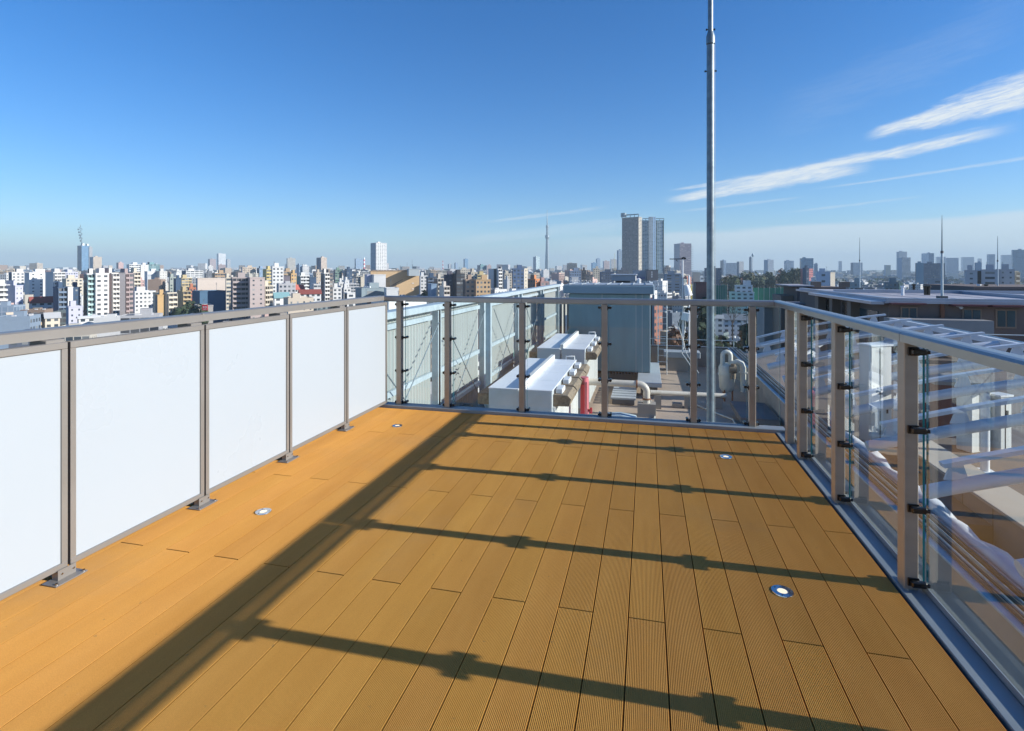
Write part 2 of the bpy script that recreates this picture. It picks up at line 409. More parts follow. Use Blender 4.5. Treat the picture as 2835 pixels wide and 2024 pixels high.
def toprail(mb, a, b, axis):
    # flat faced section, rounded outer top; axis 'y': runs along y; profile in x
    w = .088; prof = [(-.044, -.044), (.038, -.046), (.038, -.012), (.031, -.003), (.018, 0), (-.022, 0), (-.036, -.003), (-.044, -.012)]
    n = len(prof)
    if axis == 'y': P0 = [(1.088+p[0], a, RH+p[1]) for p in prof]; P1 = [(1.088+p[0], b, RH+p[1]) for p in prof]
    else: P0 = [(a, 5.035-p[0], RH+p[1]) for p in prof]; P1 = [(b, 5.035-p[0], RH+p[1]) for p in prof]
    fs = [(i, (i+1) % n, n+(i+1) % n, n+i) for i in range(n)]+[tuple(range(n-1, -1, -1)), tuple(range(n, 2*n))]
    mb.verts_faces(P0+P1, fs)
for a, b in ((-2.6, -.6), (-.597, 2.652), (2.656, 5.079)):
    mb = MB(); toprail(mb, a, b, 'y'); part('top_rail', mb, M['railtop'], tr)
mb = MB(); mb.box(XR+.004, 1.135, -2.6, YF+.0, -.14, .006, bev=.002); mb.box(1.137, 1.142, -2.6, YF, -.2, .03); part('sill', mb, M['sill'], tr)
gy = [YF+.02, 4.30, 3.535, 2.655, 1.775, .895, .015, -.865, -1.745]
for a, b in zip(gy[:-1], gy[1:]):
    mb = MB(); mb.box(1.150, 1.158, b+.047, a+.012, -.12, 1.0395); gp = part('glass_pane', mb, M['glass'], tr)
    for e0 in (b+.0445, a+.0124): mb = MB(); mb.box(1.1502, 1.1578, e0, e0+.0022, -.12, 1.035); part('glass_edge', mb, M['glass_edge'], gp)
    mb = MB(); mb.box(1.146, 1.162, b+.047, a+.012, 1.040, 1.060); part('edge_trim', mb, M['galv_light'], gp)
tf = thing('glass_railing', 'far glass railing with bronze posts between the deck and the plant roof', 'railing', (0, 5.035, 0), 'glass railings of the deck')
FP = [at_Y(x, 1150, 5.03).x for x in (1107, 1240, 1446, 1674, 1920, 2082)]
for x in FP:
    mb = MB(); mb.box(x-.026, x+.026, 5.0, 5.062, -.05, RH-.05, bev=.003); po = part('post', mb, M['bronze'], tf)
    for z in CZ:
        for s in (-1, 1):
            mbx = MB(); mbx.box(x+s*.026, x+s*.032, 5.012, 5.052, z-.018, z+.018)
            mbx.tube([(x+s*.03, 5.035, z), (x+s*.05, 5.06, z)], .009, n=8); mbx.tube([(x+s*.05, 5.045, z), (x+s*.05, 5.105, z)], .0125, n=14)
            part('clamp', mbx, M['clamp'], po)
xj = FP[2]
XLr = -2.60
for a, b in ((XLr, xj-.001), (xj+.003, 1.043)):
    mb = MB(); toprail(mb, a, b, 'x'); part('top_rail', mb, M['railtop'], tf)
mb = MB(); mb.box(XL-.02, 1.13, YF+.003, 5.075, -.14, .028, bev=.003); part('sill', mb, M['sill'], tf)
gx = [XL]+FP+[1.14]
for a, b in zip(gx[:-1], gx[1:]):
    mb = MB(); mb.box(a+.034, b-.034, 5.088, 5.096, .02, 1.04); gp = part('glass_pane', mb, M['glass'], tf)
    for e0 in (b-.0335, a+.0315): mb = MB(); mb.box(e0, e0+.002, 5.0882, 5.0958, .02, 1.04); part('glass_edge', mb, M['glass_edge'], gp)
    mb = MB(); mb.box(a+.034, b-.034, 5.084, 5.10, 1.0402, 1.054); part('edge_trim', mb, M['galv_light'], gp)
# ================================================================= left railing with white privacy panels
tl = thing('panel_railing', 'left railing with a champagne metal rail above white frosted panels', 'railing', (-2.58, 0, 0))
lx = -2.585
for a, b in ((-2.6, 2.70), (2.712, 5.075)):
    mb = MB(); prof = [(-.045, -.045), (.045, -.045), (.045, -.006), (.035, 0), (-.035, 0), (-.045, -.006)]
    n = 6; P0 = [(lx+p[0], a, RH+p[1]) for p in prof]; P1 = [(lx+p[0], b, RH+p[1]) for p in prof]
    mb.verts_faces(P0+P1, [(i, (i+1) % n, n+(i+1) % n, n+i) for i in range(n)]+[tuple(range(n-1, -1, -1)), tuple(range(n, 2*n))])
    part('top_rail', mb, M['leftrail'], tl)
mb = MB(); mb.box(lx-.046, lx+.046, 2.698, 2.714, RH-.047, RH+.002, bev=.002); part('rail_joint', mb, M['leftrail'], tl)
J = [4.988, 4.226, 3.45, 2.672, 1.898, 1.12, .345, -.43, -1.2, -1.98]
px = -2.50
for i, (b, a) in enumerate(zip(J[:-1], J[1:])):
    mb = MB(); mb.box(px-.012, px-.006, a+.03, b-.03, .065, 1.012); pp = part('privacy_panel', mb, M['panel'], tl)
    mb = MB()
    mb.box(px-.03, px+.004, a+.006, b-.006, 1.010, 1.040, bev=.002)   # head
    mb.box(px-.03, px+.004, a+.006, b-.006, .042, .068, bev=.002)     # foot
    mb.box(px-.0295, px+.0025, a+.006, a+.031, .0682, 1.0098)
    mb.box(px-.0295, px+.0025, b-.031, b-.006, .0682, 1.0098)
    part('frame', mb, M['leftrail'], pp)
    mb = MB(); mb.box(px-.02, px-.012, a-.0075, a+.0075, .045, 1.038); part('gasket', mb, M['void'], tl)
    # brackets holding the rail above the panel
    mb = MB(); mb.box(lx-.02, lx+.075, a-.028-.06, a-.01, 1.022, 1.054, bev=.002)
    mb.box(px-.075, px-.052, a-.03, a+.02, -.02, 1.02)
    part('rail_bracket', mb, M['leftrail'], tl)
    mb = MB(); yb = a-.02
    mb.box(px-.03, px+.052, yb-.072, yb+.066, .0008, .006, bev=.001)
    mb.box(px+.010, px+.014, yb-.036, yb+.042, .006, .048); mb.box(px-.02, px+.0098, yb-.036, yb-.031, .006, .0415); mb.box(px-.02, px+.0098, yb+.037, yb+.042, .006, .0415)
    fb = part('foot_bracket', mb, M['leftrail'], tl)
    for yy in (yb-.061, yb+.055): mb = MB(); mb.cyl((px+.040, yy), .006, .006, .013, n=6); part('bolt', mb, M['chrome'], fb)
    for yy in (yb-.02, yb+.03): mb = MB(); mb.tube([(px+.014, yy, .03), (px+.018, yy, .03)], .0045, n=8); part('bolt', mb, M['chrome'], fb)
# ================================================================= plant roof below
FZ = -3.6; PT = -2.6
mb = MB(); mb.box(-6.3, 4.0, 5.2, 34.5, FZ-.4, FZ); struct('plant_roof', mb, M['floor'])
mb = MB(); mb.box(-6.3, 14.0, 34.5, 35.0, FZ-20, FZ-.3); mb.box(-6.3, 4.2, -3, 34.4, -40, FZ-.41); struct('building_mass', mb, M['tanwall'])
t = thing('parapet_wall', 'long parapet with metal-capped coping beside the white pergola', 'parapet wall', (4.1, 15, FZ))
mb = MB(); mb.box(4.0, 4.22, 2.0, 29.5, FZ-1.2, PT-.03); part('wall', mb, M['conc'], t)
mb = MB(); mb.box(3.97, 4.27, 1.95, 29.5, PT-.028, PT+.012, bev=.006); part('coping', mb, M['galv_light'], t)
for i, dx in enumerate((.0, .07, .15, -.12, -.2, -.27)):
    mb = MB(); zz = PT-.02 if dx >= 0 else PT+.036; mb.tube([(4.36+dx, 2, zz), (4.36+dx, 10, zz), (4.36+dx, 29.4, zz)], .022, n=8); part('conduit', mb, M['steel'] if i in (0, 2, 4) else M['blackwire'], t)
t = thing('parapet_wall', 'far parapet wall closing the plant roof behind the pipes', 'parapet wall', (1, 29.6, FZ))
mb = MB(); mb.box(-4.9, 4.4, 29.5, 29.75, FZ-2, PT-.03); part('wall', mb, M['conc'], t)
mb = MB(); mb.box(-4.9, 4.45, 29.46, 29.8, PT-.028, PT+.02, bev=.01); part('coping', mb, M['slabside'], t)
mb = MB(); 
for x in range(-4, 5, 2): mb.cyl((x+.3, 29.7), .02, PT+.02, PT+.35, n=6)
mb.tube([(-4.8, 29.7, PT+.35), (4.4, 29.7, PT+.35)], .02, n=6); part('handrail', mb, M['galv_light'], t)
# white protective sheet lying on the outer side of the long parapet
mb = MB(); rs = random.Random(5); rows = []
N = 60
for i in range(N):
    y = 3.0+i*.2; w = .34+.10*math.sin(i*.5)+.07*math.sin(i*1.3+1)+rs.uniform(-.02, .02)
    rows.append([(4.55+.0, y, PT-.03), (4.62, y, PT+.06+.02*math.sin(i*.9)), (4.62+w*.5, y, PT+.03+.02*math.sin(i*1.7)), (4.62+w, y, PT-.22-.05*math.sin(i*.7))])
vs = [p for r in rows for p in r]; fs = []
for i in range(N-1):
    for k in range(3): fs.append((i*4+k, i*4+k+1, (i+1)*4+k+1, (i+1)*4+k))
mb.verts_faces(vs, fs, smooth=True); o = mb.build('protective_sheet', M['membrane']); tag(o, 'white wavy-edged protective sheet lying along the outside of the parapet', 'sheet')
sd = o.modifiers.new('s', 'SOLIDIFY'); sd.thickness = .01
# ---------------------------------------------------------------- corrugated screen wall
SX = -5.0; ST = .41
ts = thing('screen_wall', 'pale green corrugated screen wall with steel frame left of the plant roof', 'screen wall', (SX, 18, FZ))
def corr(y0, y1, z0, z1, name='sheet'):
    mb = MB(); y = y0; pts = []; p = .30
    while y < y1-.01:
        mb.face([(SX+.003, y-.014, z0), (SX+.003, y+.014, z0), (SX+.003, y+.014, z1), (SX+.003, y-.014, z1)], M['greywall'])
        for (dy, dx) in ((0, 0), (.02, -.03), (.105, -.03), (.125, 0)):
            if y+dy < y1: pts.append((SX+dx, y+dy))
        y += .15
    pts.append((SX, y1))
    for (x0, a), (x1, b) in zip(pts[:-1], pts[1:]): mb.face([(x0, a, z0), (x1, b, z0), (x1, b, z1), (x0, a, z1)], M['sheet'])
    o = part(name, mb, None, ts); return o
bays = [(5.3, 8.4), (8.6, 12.2), (12.45, 16.0), (16.9, 20.6), (21.4, 25.2), (26.0, 30.6)]
for a, b in bays:
    corr(a, b, FZ+.02, ST-.05, 'corrugated_sheet')
pst = sorted(set([5.3]+[b[1]+.1 for b in bays]+[b[0]-.1 for b in bays[1:]]))
for y in pst:
    mb = MB(); mb.box(SX+.03, SX+.19, y-.08, y+.08, FZ, ST-.02); part('post', mb, M['galv_light'], ts)
mb = MB(); mb.box(SX-.08, SX+.24, 5.2, 30.8, ST, ST+.14, bev=.01); part('top_beam', mb, M['galv_light'], ts)
for z, dx in ((ST-.12, .07), (-1.05, .06), (-2.0, .09)):
    mb = MB()
    for a, b in bays: mb.box(SX+.015, SX+dx+.03, a+.12, b-.12, z-.11, z+.0)
    part('girt', mb, M['galv_light'], ts)
for y0, y1 in ((8.6, 12.2), (12.5, 16.0), (16.9, 20.6), (21.4, 25.2)):
    mb = MB()
    mb.tube([(SX+.22, y0, -2.6), (SX+.22, y1, ST-.3)], .014, n=6); mb.tube([(SX+.25, y0, ST-.3), (SX+.25, y1, -2.9)], .014, n=6)
    part('brace', mb, M['steel'], ts)
for a, b in ((16.1, 16.8), (20.7, 21.3), (25.3, 25.9)):
    mb = MB(); mb.box(SX-.02, SX+.0, a+.09, b-.09, FZ, ST-.02); part('flat_sheet', mb, M['enclcap'], ts)
for (y, z) in ((10.2, -3.25), (18.2, -2.9), (14.1, -2.6)):
    mb = MB(); mb.box(SX+.03, SX+.3, y, y+.5, z-.35, z+.2, bev=.01); part('junction_box', mb, M['insul'], ts)
# curved grey ducts along the wall foot
mb = MB(); mb.tube([(SX+.9, 9.0, FZ+.35), (SX+.75, 13, FZ+.35), (SX+.6, 17, FZ+.7), (SX+.55, 19, FZ+.9)], .2, n=14); o = mb.build('floor_duct', M['slab']); tag(o, 'pale round duct running along the foot of the corrugated screen', 'duct')
mb = MB(); mb.tube([(SX+.6, 8.4, FZ+.1), (SX+.8, 9.2, FZ+.75), (SX+1.1, 9.6, FZ+.9), (SX+1.5, 9.8, FZ+.5), (SX+1.6, 9.8, FZ)], .045, n=10); o = mb.build('bent_hose', M['ivory']); tag(o, 'ivory bent hose arching beside the foot of the corrugated screen', 'hose')
# dark slatted fence beyond
tb = thing('slatted_fence', 'dark slatted steel fence behind the white roof units', 'fence', (-4, 31, FZ))
mb = MB()
for i in range(26): mb.box(-4.8+i*.2, -4.8+i*.2+.11, 31.0, 31.05, FZ, -.2)
part('slats', mb, M['slabside'], tb)
for x in (-4.9, -3.2, -1.5, .3):
    mb = MB(); mb.box(x, x+.12, 30.85, 30.98, FZ, .0); part('post', mb, M['enclcap'], tb)
for a in (-4.8, -3.1):
    mb = MB(); mb.beam((a, 30.9, -2.9), (a+1.6, 30.9, -.3), .08, .1); part('brace', mb, M['enclcap'], tb)
# ---------------------------------------------------------------- white rooftop units
def roof_unit(x0, x1, y0, y1, n, lab):
    T = -1.3
    t = thing('air_conditioning_unit', lab, 'air conditioner', ((x0+x1)/2, y0, FZ), 'white air conditioning units on the plant roof')
    xm = (x0+x1)/2
    mb = MB(); mb.box(x0, xm-.02, y0, y1, FZ+.3, T-.03, bev=.01); part('cabinet', mb, M['unitside'], t)
    mb = MB(); mb.box(xm+.02, x1, y0, y1, FZ+.3, T-.03, bev=.01); part('cabinet', mb, M['unitside'], t)
    for (a_, b_) in ((x0, xm-.02), (xm+.02, x1)):
        mb = MB(); mb.box(a_+.03, b_-.03, y0-.006, y0-.001, T-.62, T-.10); mb.box(a_+.03, b_-.03, y0-.006, y0-.001, T-1.5, T-.645); part('front_panel', mb, M['unitside'], t)
    L = (y1-y0)/n
    for k in range(n):
        for a, b in ((x0-.01, xm-.03), (xm+.09, x1+.01)):
            mb = MB(); mb.box(a, b, y0+k*L+.012-.01, y0+(k+1)*L-.018, T-.028, T, bev=.008); part('top_panel', mb, M['whitetop'], t)
    mb = MB(); mb.box(xm-.028, xm+.088, y0+.05, y1-.02, T-.2, T+.13, bev=.01); rc = part('ridge_cover', mb, M['unitlit'], t)
    mb = MB(); r = random.Random(1)
    for k in range(n*5):
        y = y0+.15+k*(y1-y0-.3)/(n*5); mb.tube([(xm+.08, y, T+.05), (xm+.1, y, T+.05)], .014, n=6)
    part('rivet_row', mb, M['insul'], rc)
    # side pipe shelf with lagging
    mb = MB()
    for k in range(n):
        a, b = y0+.12+k*L, y0+.12+(k+1)*L-.1
        vs = []
        for y in (a, b):
            vs += [(x1+.012, y, T-.12), (x1+.32, y, T-.12), (x1+.40, y, T-.20), (x1+.36, y, T-.36), (x1+.012, y, T-.37)]
        fs = [(i, (i+1) % 5, 5+(i+1) % 5, 5+i) for i in range(5)]+[(4, 3, 2, 1, 0), (5, 6, 7, 8, 9)]
        mb.verts_faces(vs, fs)
    part('lagging', mb, M['insul'], t)
    for k in range(n):
        mb = MB(); y = y0+.25+k*L; mb.box(x1+.04, x1+.19, y, y+L*.42, T-.118, T-.01, bev=.01); part('valve_cover', mb, M['white'], t)
    mb = MB(); mb.box(x0-.30, x0-.012, y0+.1, y1-.1, T-.42, T-.16, bev=.02); part('side_lagging', mb, M['insul'], t)
    mb = MB(); mb.box(x1+.002, x1+.05, y0+.06, y1-.02, FZ+.3, T-.38); 
    part('side_panel', mb, M['unitlit'], t)
    mb = MB()
    k = 0
    while y0+.1+k*.18 < y1-.1:
        y = y0+.1+k*.18; mb.box(x1+.05, x1+.058, y, y+.012, FZ+.32, T-.40); k += 1
    part('panel_seam', mb, M['unitside'], t)
    mb = MB()
    for y in (y0+.1, (y0+y1)/2, y1-.3): mb.box(x0+.05, x1-.05, y, y+.2, FZ, FZ+.298)
    part('base_frame', mb, M['conc'], t)
    mb = MB(); mb.tube([(x1-.3, y1-.05, T), (x1-.3, y1-.05, T+.1), (x1-.05, y1-.05, T+.1), (x1-.05, y1-.05, T-.05)], .02, n=8); part('handle', mb, M['white'], t)
    return T
a = at_depth(1354, 1066, 12.5); b = at_depth(1538, 1074, 12.5); c = at_depth(1590, 1002, 15.8)
roof_unit(a.x+.02, b.x, a.y-.1, 16.2, 4, 'nearest white air conditioning unit block, right behind the far glass railing')
a2 = at_depth(1495, 960, 18.7); b2 = at_depth(1623, 964, 18.7)
roof_unit(a2.x-.1, b2.x, a2.y, a2.y+4.3, 3, 'second white air conditioning unit block, between the nearer one and the big grey enclosure')
# red cabinet
p = at_depth(1609, 1060, 14.2); t = thing('fire_pump_cabinet', 'red and pink steel cabinet with a red valve beside the white units', 'cabinet', (p.x, p.y, FZ))
mb = MB(); mb.box(p.x-.02, p.x+.08, p.y, p.y+.35, FZ, -1.62, bev=.01); part('door', mb, M['red'], t)
mb = MB(); mb.box(p.x+.08, p.x+.16, p.y+.01, p.y+.36, FZ, -1.55, bev=.01); part('side', mb, M['pink'], t)
mb = MB(); mb.cyl((p.x+.06, p.y+.18), .11, -1.62, -1.45, n=14); part('cap', mb, M['pink'], t)
mb = MB(); mb.tube([(p.x+.16, p.y+.1, -2.3), (p.x+.22, p.y+.1, -2.3), (p.x+.221, p.y+.1, -2.3), (p.x+.27, p.y+.1, -2.3)], [.035, .035, .08, .08], n=12); part('valve', mb, M['red'], t)
# ---------------------------------------------------------------- big grey enclosure
D0 = 24.0
a = at_depth(1572, 1031, D0); b = at_depth(1776, 1031, D0+.3)
ex0, ex1, ey0, ey1 = a.x, b.x+.38, a.y+.25, a.y+3.0; ez0, ez1 = -3.05, .30
te = thing('equipment_enclosure', 'big blue-grey steel equipment enclosure with overhanging cap on the plant roof', 'equipment enclosure', ((ex0+ex1)/2, ey0, FZ))
mb = MB(); mb.box(ex0, ex1, ey0, ey1, ez0, ez1, bev=.02); part('wall', mb, M['encl'], te)
mb = MB()
for xx in (ex0+1.45, ex1-.62, ex1-.36, ex1-.05): mb.box(xx, xx+.035, ey0-.02, ey0-.001, ez0, ez1)
part('seam_strip', mb, M['encltop'], te)
mb = MB(); mb.box(ex0-.22, ex1+.16, ey0-.25, ey1+.4, ez1+.02, .68, bev=.03); part('cap', mb, M['enclcap'], te)
mb = MB(); mb.box(ex0-.18, ex1+.12, ey0-.2, ey1+.35, .682, .72, bev=.01)
for k in range(7): mb.box(ex0+.0+k*.55, ex0+.04+k*.55, ey0-.1, ey1+.3, .72, .75)
part('cap_top', mb, M['encltop'], te)
mb = MB(); r = random.Random(2)
for k in range(8): 
    x = ex0+.05+k*.16; mb.tube([(x, ey0-.05, .75), (x+.03, ey0-.05, .88), (x+.1, ey0-.05, .9), (x+.13, ey0-.05, .76)], .012, n=6)
mb.box(ex1-.55, ex1-.42, ey0, ey0+.15, .75, 1.0, bev=.03); part('cap_fitting', mb, M['white'], te)
mb = MB()
for k in range(14): mb.box(ex0+1.5+k*.13, ex0+1.55+k*.13, ey0-.02, ey0+.02, ez0-.12, ez0-.002)
mb.box(ex0+.1, ex1-.1, ey0+.2, ey1-.2, FZ+.0, ez0-.13); part('base', mb, M['slabside'], te)
# unit standing behind, above the cap line
p0 = at_depth(1693, 760, 40); p1 = at_depth(1753, 778, 40)
t = thing('roof_housing', 'pale grey boxy roof housing just beyond the grey enclosure', 'roof housing', (p0.x, p0.y, -6))
mb = MB(); mb.box(p0.x, p1.x+.2, p0.y, p0.y+2, p1.z, p0.z-.06, bev=.03); part('wall', mb, M['slab'], t)
mb = MB(); mb.box(p0.x-.06, p1.x+.26, p0.y-.06, p0.y+2.1, p0.z-.055, p0.z+.02); part('roof', mb, M['white'], t)
mb = MB(); mb.box(p0.x+.3, p0.x+1.3, p0.y+.3, p0.y+1.6, -40, p1.z-.002); part('shaft', mb, M['slabside'], t)
# light slab platform to the right of the enclosure
q = at_z(1832, 1062, -3.05); 
t = thing('equipment_plinth', 'pale slab on dark legs at the right foot of the grey enclosure', 'plinth', (q.x-.6, q.y, FZ))
mb = MB(); mb.box(at_depth(1764, 1062, 21.2).x, q.x, q.y, q.y+5.0, -3.22, -3.056, bev=.01); part('slab', mb, M['slab'], t)
for y in (q.y+.3, q.y+3.6):
    mb = MB(); mb.box(q.x-.8, q.x-.15, y, y+.3, FZ, -3.222); part('leg', mb, M['concd'], t)
# ---------------------------------------------------------------- cream pipes
p0 = at_depth(1650, 1058, 19.0); p1 = at_depth(1782, 1066, 19.0)
z = p0.z
t = thing('vent_pipe', 'cream elbow pipe crossing the plant roof in front of the grey enclosure', 'pipe', (p0.x, p0.y, FZ))
mb = MB(); pts = [(p0.x-.6, p0.y, z), (p1.x-.15, p0.y, z)]
for k in range(1, 7):
    a = k*math.pi/12; pts.append((p1.x-.15+.25*math.sin(a), p0.y, z-.25*(1-math.cos(a))))
pts.append((p1.x+.1, p0.y, z-.62)); mb.tube(pts, .115, n=14); part('pipe', mb, M['cream_pipe'], t)
mb = MB(); mb.tube([(p1.x+.1, p0.y, z-.45), (p1.x+.1, p0.y, z-.50)], .15, n=14); mb.tube([(p1.x-.25, p0.y, z), (p1.x-.2, p0.y, z)], .135, n=14); part('collar', mb, M['rust'], t)
mb = MB(); mb.box(p1.x-.2, p1.x+.4, p0.y-.2, p0.y+.25, FZ, z-.62); part('footing', mb, M['conc'], t)
p2 = at_depth(1800, 1086, 19.6); p3 = at_depth(2010, 1096, 19.6)
t = thing('long_pipe', 'long straight cream pipe lying across the plant roof toward the ivory pump', 'pipe', (p2.x, p2.y, FZ))
mb = MB(); mb.tube([p2, p3], .085, n=12); part('pipe', mb, M['cream_pipe'], t)
for f in (.1, .5, .9):
    pp = p2.lerp(p3, f); mb = MB(); mb.box(pp.x-.12, pp.x+.12, pp.y-.1, pp.y+.2, FZ, pp.z-.084); part('support', mb, M['conc'], t)
# ---------------------------------------------------------------- ivory pump
pc = at_depth(2012, 1050, 20.8); cx, cy = pc.x, pc.y
t = thing('pump_vessel', 'ivory pump vessel with bent pipes and a brown valve near the parapet corner', 'pump', (cx, cy, FZ))
mb = MB(); mb.tube([(cx, cy, FZ+.35), (cx, cy, FZ+.5), (cx, cy, FZ+1.25), (cx, cy, FZ+1.36), (cx, cy, FZ+1.42)], [.18, .27, .30, .25, .1], n=20); part('vessel', mb, M['ivory'], t)
mb = MB()
for a in range(3): mb.cyl((cx+.2*math.cos(a*2.1), cy+.2*math.sin(a*2.1)), .03, FZ, FZ+.5, n=8)
part('leg', mb, M['rust'], t)
mb = MB(); pts = [(cx+.12, cy-.1, FZ+1.25), (cx+.12, cy-.1, FZ+1.72)]
pts += [(cx+.12-.14*(1-math.cos(a))-.0, cy-.1, FZ+1.72+.14*math.sin(a)) for a in (.5, 1.0, 1.57, 2.2, 2.7, 3.1)]
pts += [(cx-.16, cy-.1, FZ+1.3)]; mb.tube(pts, .085, n=12); part('bent_pipe', mb, M['ivory'], t)
mb = MB(); pts = [(cx+.55, cy-.2, FZ+.4), (cx+.55, cy-.2, FZ+1.3), (cx+.5, cy-.2, FZ+1.45), (cx+.35, cy-.2, FZ+1.52), (cx+.2, cy-.15, FZ+1.45), (cx+.15, cy-.15, FZ+1.2)]
mb.tube(pts, .10, n=12); part('outlet_pipe', mb, M['ivory'], t)
mb = MB(); mb.tube([(cx+.05, cy-.35, FZ+1.25), (cx+.3, cy-.35, FZ+1.25)], .14, n=12); mb.tube([(cx+.18, cy-.35, FZ+.9), (cx+.18, cy-.35, FZ+1.45)], .09, n=10); part('valve', mb, M['insul'], t)
mb = MB(); mb.tube([(cx+.55, cy-.2, FZ+1.1), (cx+.55, cy-.2, FZ+1.14)], .15, n=14); mb.tube([(cx, cy, FZ+.98), (cx, cy, FZ+1.02)], .325, n=20); part('flange', mb, M['ivory'], t)
mb = MB(); mb.cyl((cx+.95, cy-.3), .035, FZ, FZ+1.9, n=8); part('standpipe', mb, M['white'], t)
# concrete bench-like plinth
q0 = at_z(2040, 1134, -3.15); q1 = at_z(2130, 1150, -3.15)
t = thing('equipment_plinth', 'dark grey concrete slab on two legs below the ivory pump', 'plinth', (q0.x, q0.y, FZ))
mb = MB(); mb.box(q0.x-.05, q0.x+1.05, q0.y-1.1, q0.y+1.1, -3.3, -3.13, bev=.01); part('slab', mb, M['concd'], t)
for y in (q0.y-.9, q0.y+.6):
    mb = MB(); mb.box(q0.x+.12, q0.x+.85, y, y+.3, FZ, -3.302); part('leg', mb, M['conc'], t)
# cable ladder trays and small gear close to the deck edge
q = at_z(1715, 1160, FZ)
t = thing('cable_tray', 'grey louvred cable tray lying on the plant roof before the cream pipe', 'cable tray', (q.x, q.y, FZ))
mb = MB(); qx, qy = at_z(1740, 1100, FZ).x, at_z(1740, 1100, FZ).y
for k in range(7): mb.box(qx-.6, qx+.3, qy-1.3+k*.42, qy-1.3+k*.42+.33, FZ+.2, FZ+.26)
part('lid', mb, M['slab'], t)
mb = MB(); mb.box(qx-.55, qx+.25, qy-1.3, qy+1.6, FZ+.02, FZ+.198); part('trough', mb, M['slabside'], t)
q = at_z(1735, 1155, -3.2)
t = thing('pipe_manifold', 'silver pipe manifold lying just beyond the far railing sill', 'pipe', (q.x, q.y, FZ))
for k in range(5):
    mb = MB(); mb.tube([(q.x-.9, q.y-.3+k*.16, -3.25), (q.x-.2, q.y-.25+k*.16, -3.2), (q.x+.25, q.y-.3+k*.16, -3.25), (q.x+.35, q.y-.3+k*.16, FZ)], .05, n=10); part('pipe', mb, M['chrome'] if k % 2 else M['galv_light'], t)
# cable on the floor
q0 = at_z(1985, 1145, FZ+.02); q1 = at_z(2045, 1190, FZ+.02)
mb = MB(); mb.tube([(q0.x-.6, q0.y+1.0, FZ+.04), q0, ((q0.x+q1.x)/2+.2, (q0.y+q1.y)/2+.2, FZ+.04), (q1.x, q1.y, FZ+.03), (q1.x+.05, q1.y-1.2, FZ+.03)], .03, n=8)
tag(mb.build('floor_conduit', M['ivory']), 'thin ivory conduit curving over the floor right of the flagpole', 'conduit')
# ---------------------------------------------------------------- flagpole
fp = at_depth(1967, 747, 8.0)
t = thing('flagpole', 'tall galvanised flagpole rising out of the picture beyond the far railing', 'flagpole', (fp.x, fp.y, FZ))
r0 = 10.2*8/F
def pz(y): return top_z(y, 8.0)
mb = MB(); mb.cyl((fp.x, fp.y), r0, FZ, pz(125), n=32); part('shaft', mb, M['steel'], t)
mb = MB(); mb.tube([(fp.x, fp.y, pz(122)), (fp.x, fp.y, pz(116)), (fp.x, fp.y, pz(100)), (fp.x, fp.y, pz(88))], [r0*1.12, r0*1.14, r0*1.1, r0*.72], n=32); part('collar', mb, M['steel'], t)
mb = MB(); mb.cyl((fp.x, fp.y), r0*.68, pz(90), pz(-260), n=28); part('upper_shaft', mb, M['steel'], t)
for y, rr in ((82, 1.15), (197, 1.5)):
    mb = MB(); mb.tube([(fp.x-r0*rr, fp.y-.01, pz(y)), (fp.x+r0*rr, fp.y+.01, pz(y))], .009, n=8)
    mb.tube([(fp.x-r0*rr-.004, fp.y-.01, pz(y)), (fp.x-r0*rr+.014, fp.y-.01, pz(y))], .015, n=6); mb.tube([(fp.x+r0*rr-.014, fp.y+.01, pz(y)), (fp.x+r0*rr+.004, fp.y+.01, pz(y))], .015, n=6)
    part('bolt', mb, M['clamp'], t)
mb = MB(); mb.tube([(fp.x+r0*1.15, fp.y, pz(1180)), (fp.x+r0*1.3, fp.y, pz(700)), (fp.x+r0*1.15, fp.y, pz(100))], .0018, n=4); part('halyard', mb, M['wire'], t)
mb = MB()
mb.beam((fp.x-.42, fp.y+.25, -.95), (fp.x-.14, fp.y-.5, -3.3), .02, .02); mb.beam((fp.x-.34, fp.y+.25, -.95), (fp.x-.08, fp.y-.5, -3.3), .02, .02)
part('stay', mb, M['galv_light'], t)
# ---------------------------------------------------------------- antenna mast on the plant roof
pa = at_depth(1890, 850, 27.0)
t = thing('antenna_mast', 'slim white antenna mast with sensor arm and loudspeaker horn beyond the far railing', 'antenna mast', (pa.x, pa.y, FZ))
mb = MB(); mb.cyl((pa.x, pa.y), .035, FZ+.9, top_z(718, 27), n=10); part('mast', mb, M['white'], t)
zt = top_z(717, 27)
mb = MB(); mb.tube([(pa.x-.62, pa.y, zt+.0), (pa.x+.15, pa.y, zt)], .022, n=8); mb.tube([(pa.x-.3, pa.y, zt-.04), (pa.x-.24, pa.y, zt-.12)], .02, n=6)
mb.tube([(pa.x-.05, pa.y, zt+.02), (pa.x+.05, pa.y, zt+.08), (pa.x+.15, pa.y, zt+.02)], .03, n=8); part('sensor_arm', mb, M['clamp'], t)
mb = MB(); mb.tube([(pa.x+.15, pa.y-.05, top_z(790, 27)), (pa.x+.2, pa.y-.05, top_z(797, 27)), (pa.x+.27, pa.y-.05, top_z(818, 27))], [.1, .14, .2], n=14); part('horn', mb, M['white'], t)
mb = MB(); mb.cyl((pa.x+.3, pa.y), .045, FZ+.9, top_z(762, 27), n=10); part('whip_aerial', mb, M['white'], t)
mb = MB(); mb.cyl((pa.x+.42, pa.y), .02, FZ+.9, top_z(786, 27), n=8); part('yellow_rod', mb, M['yellow'], t)
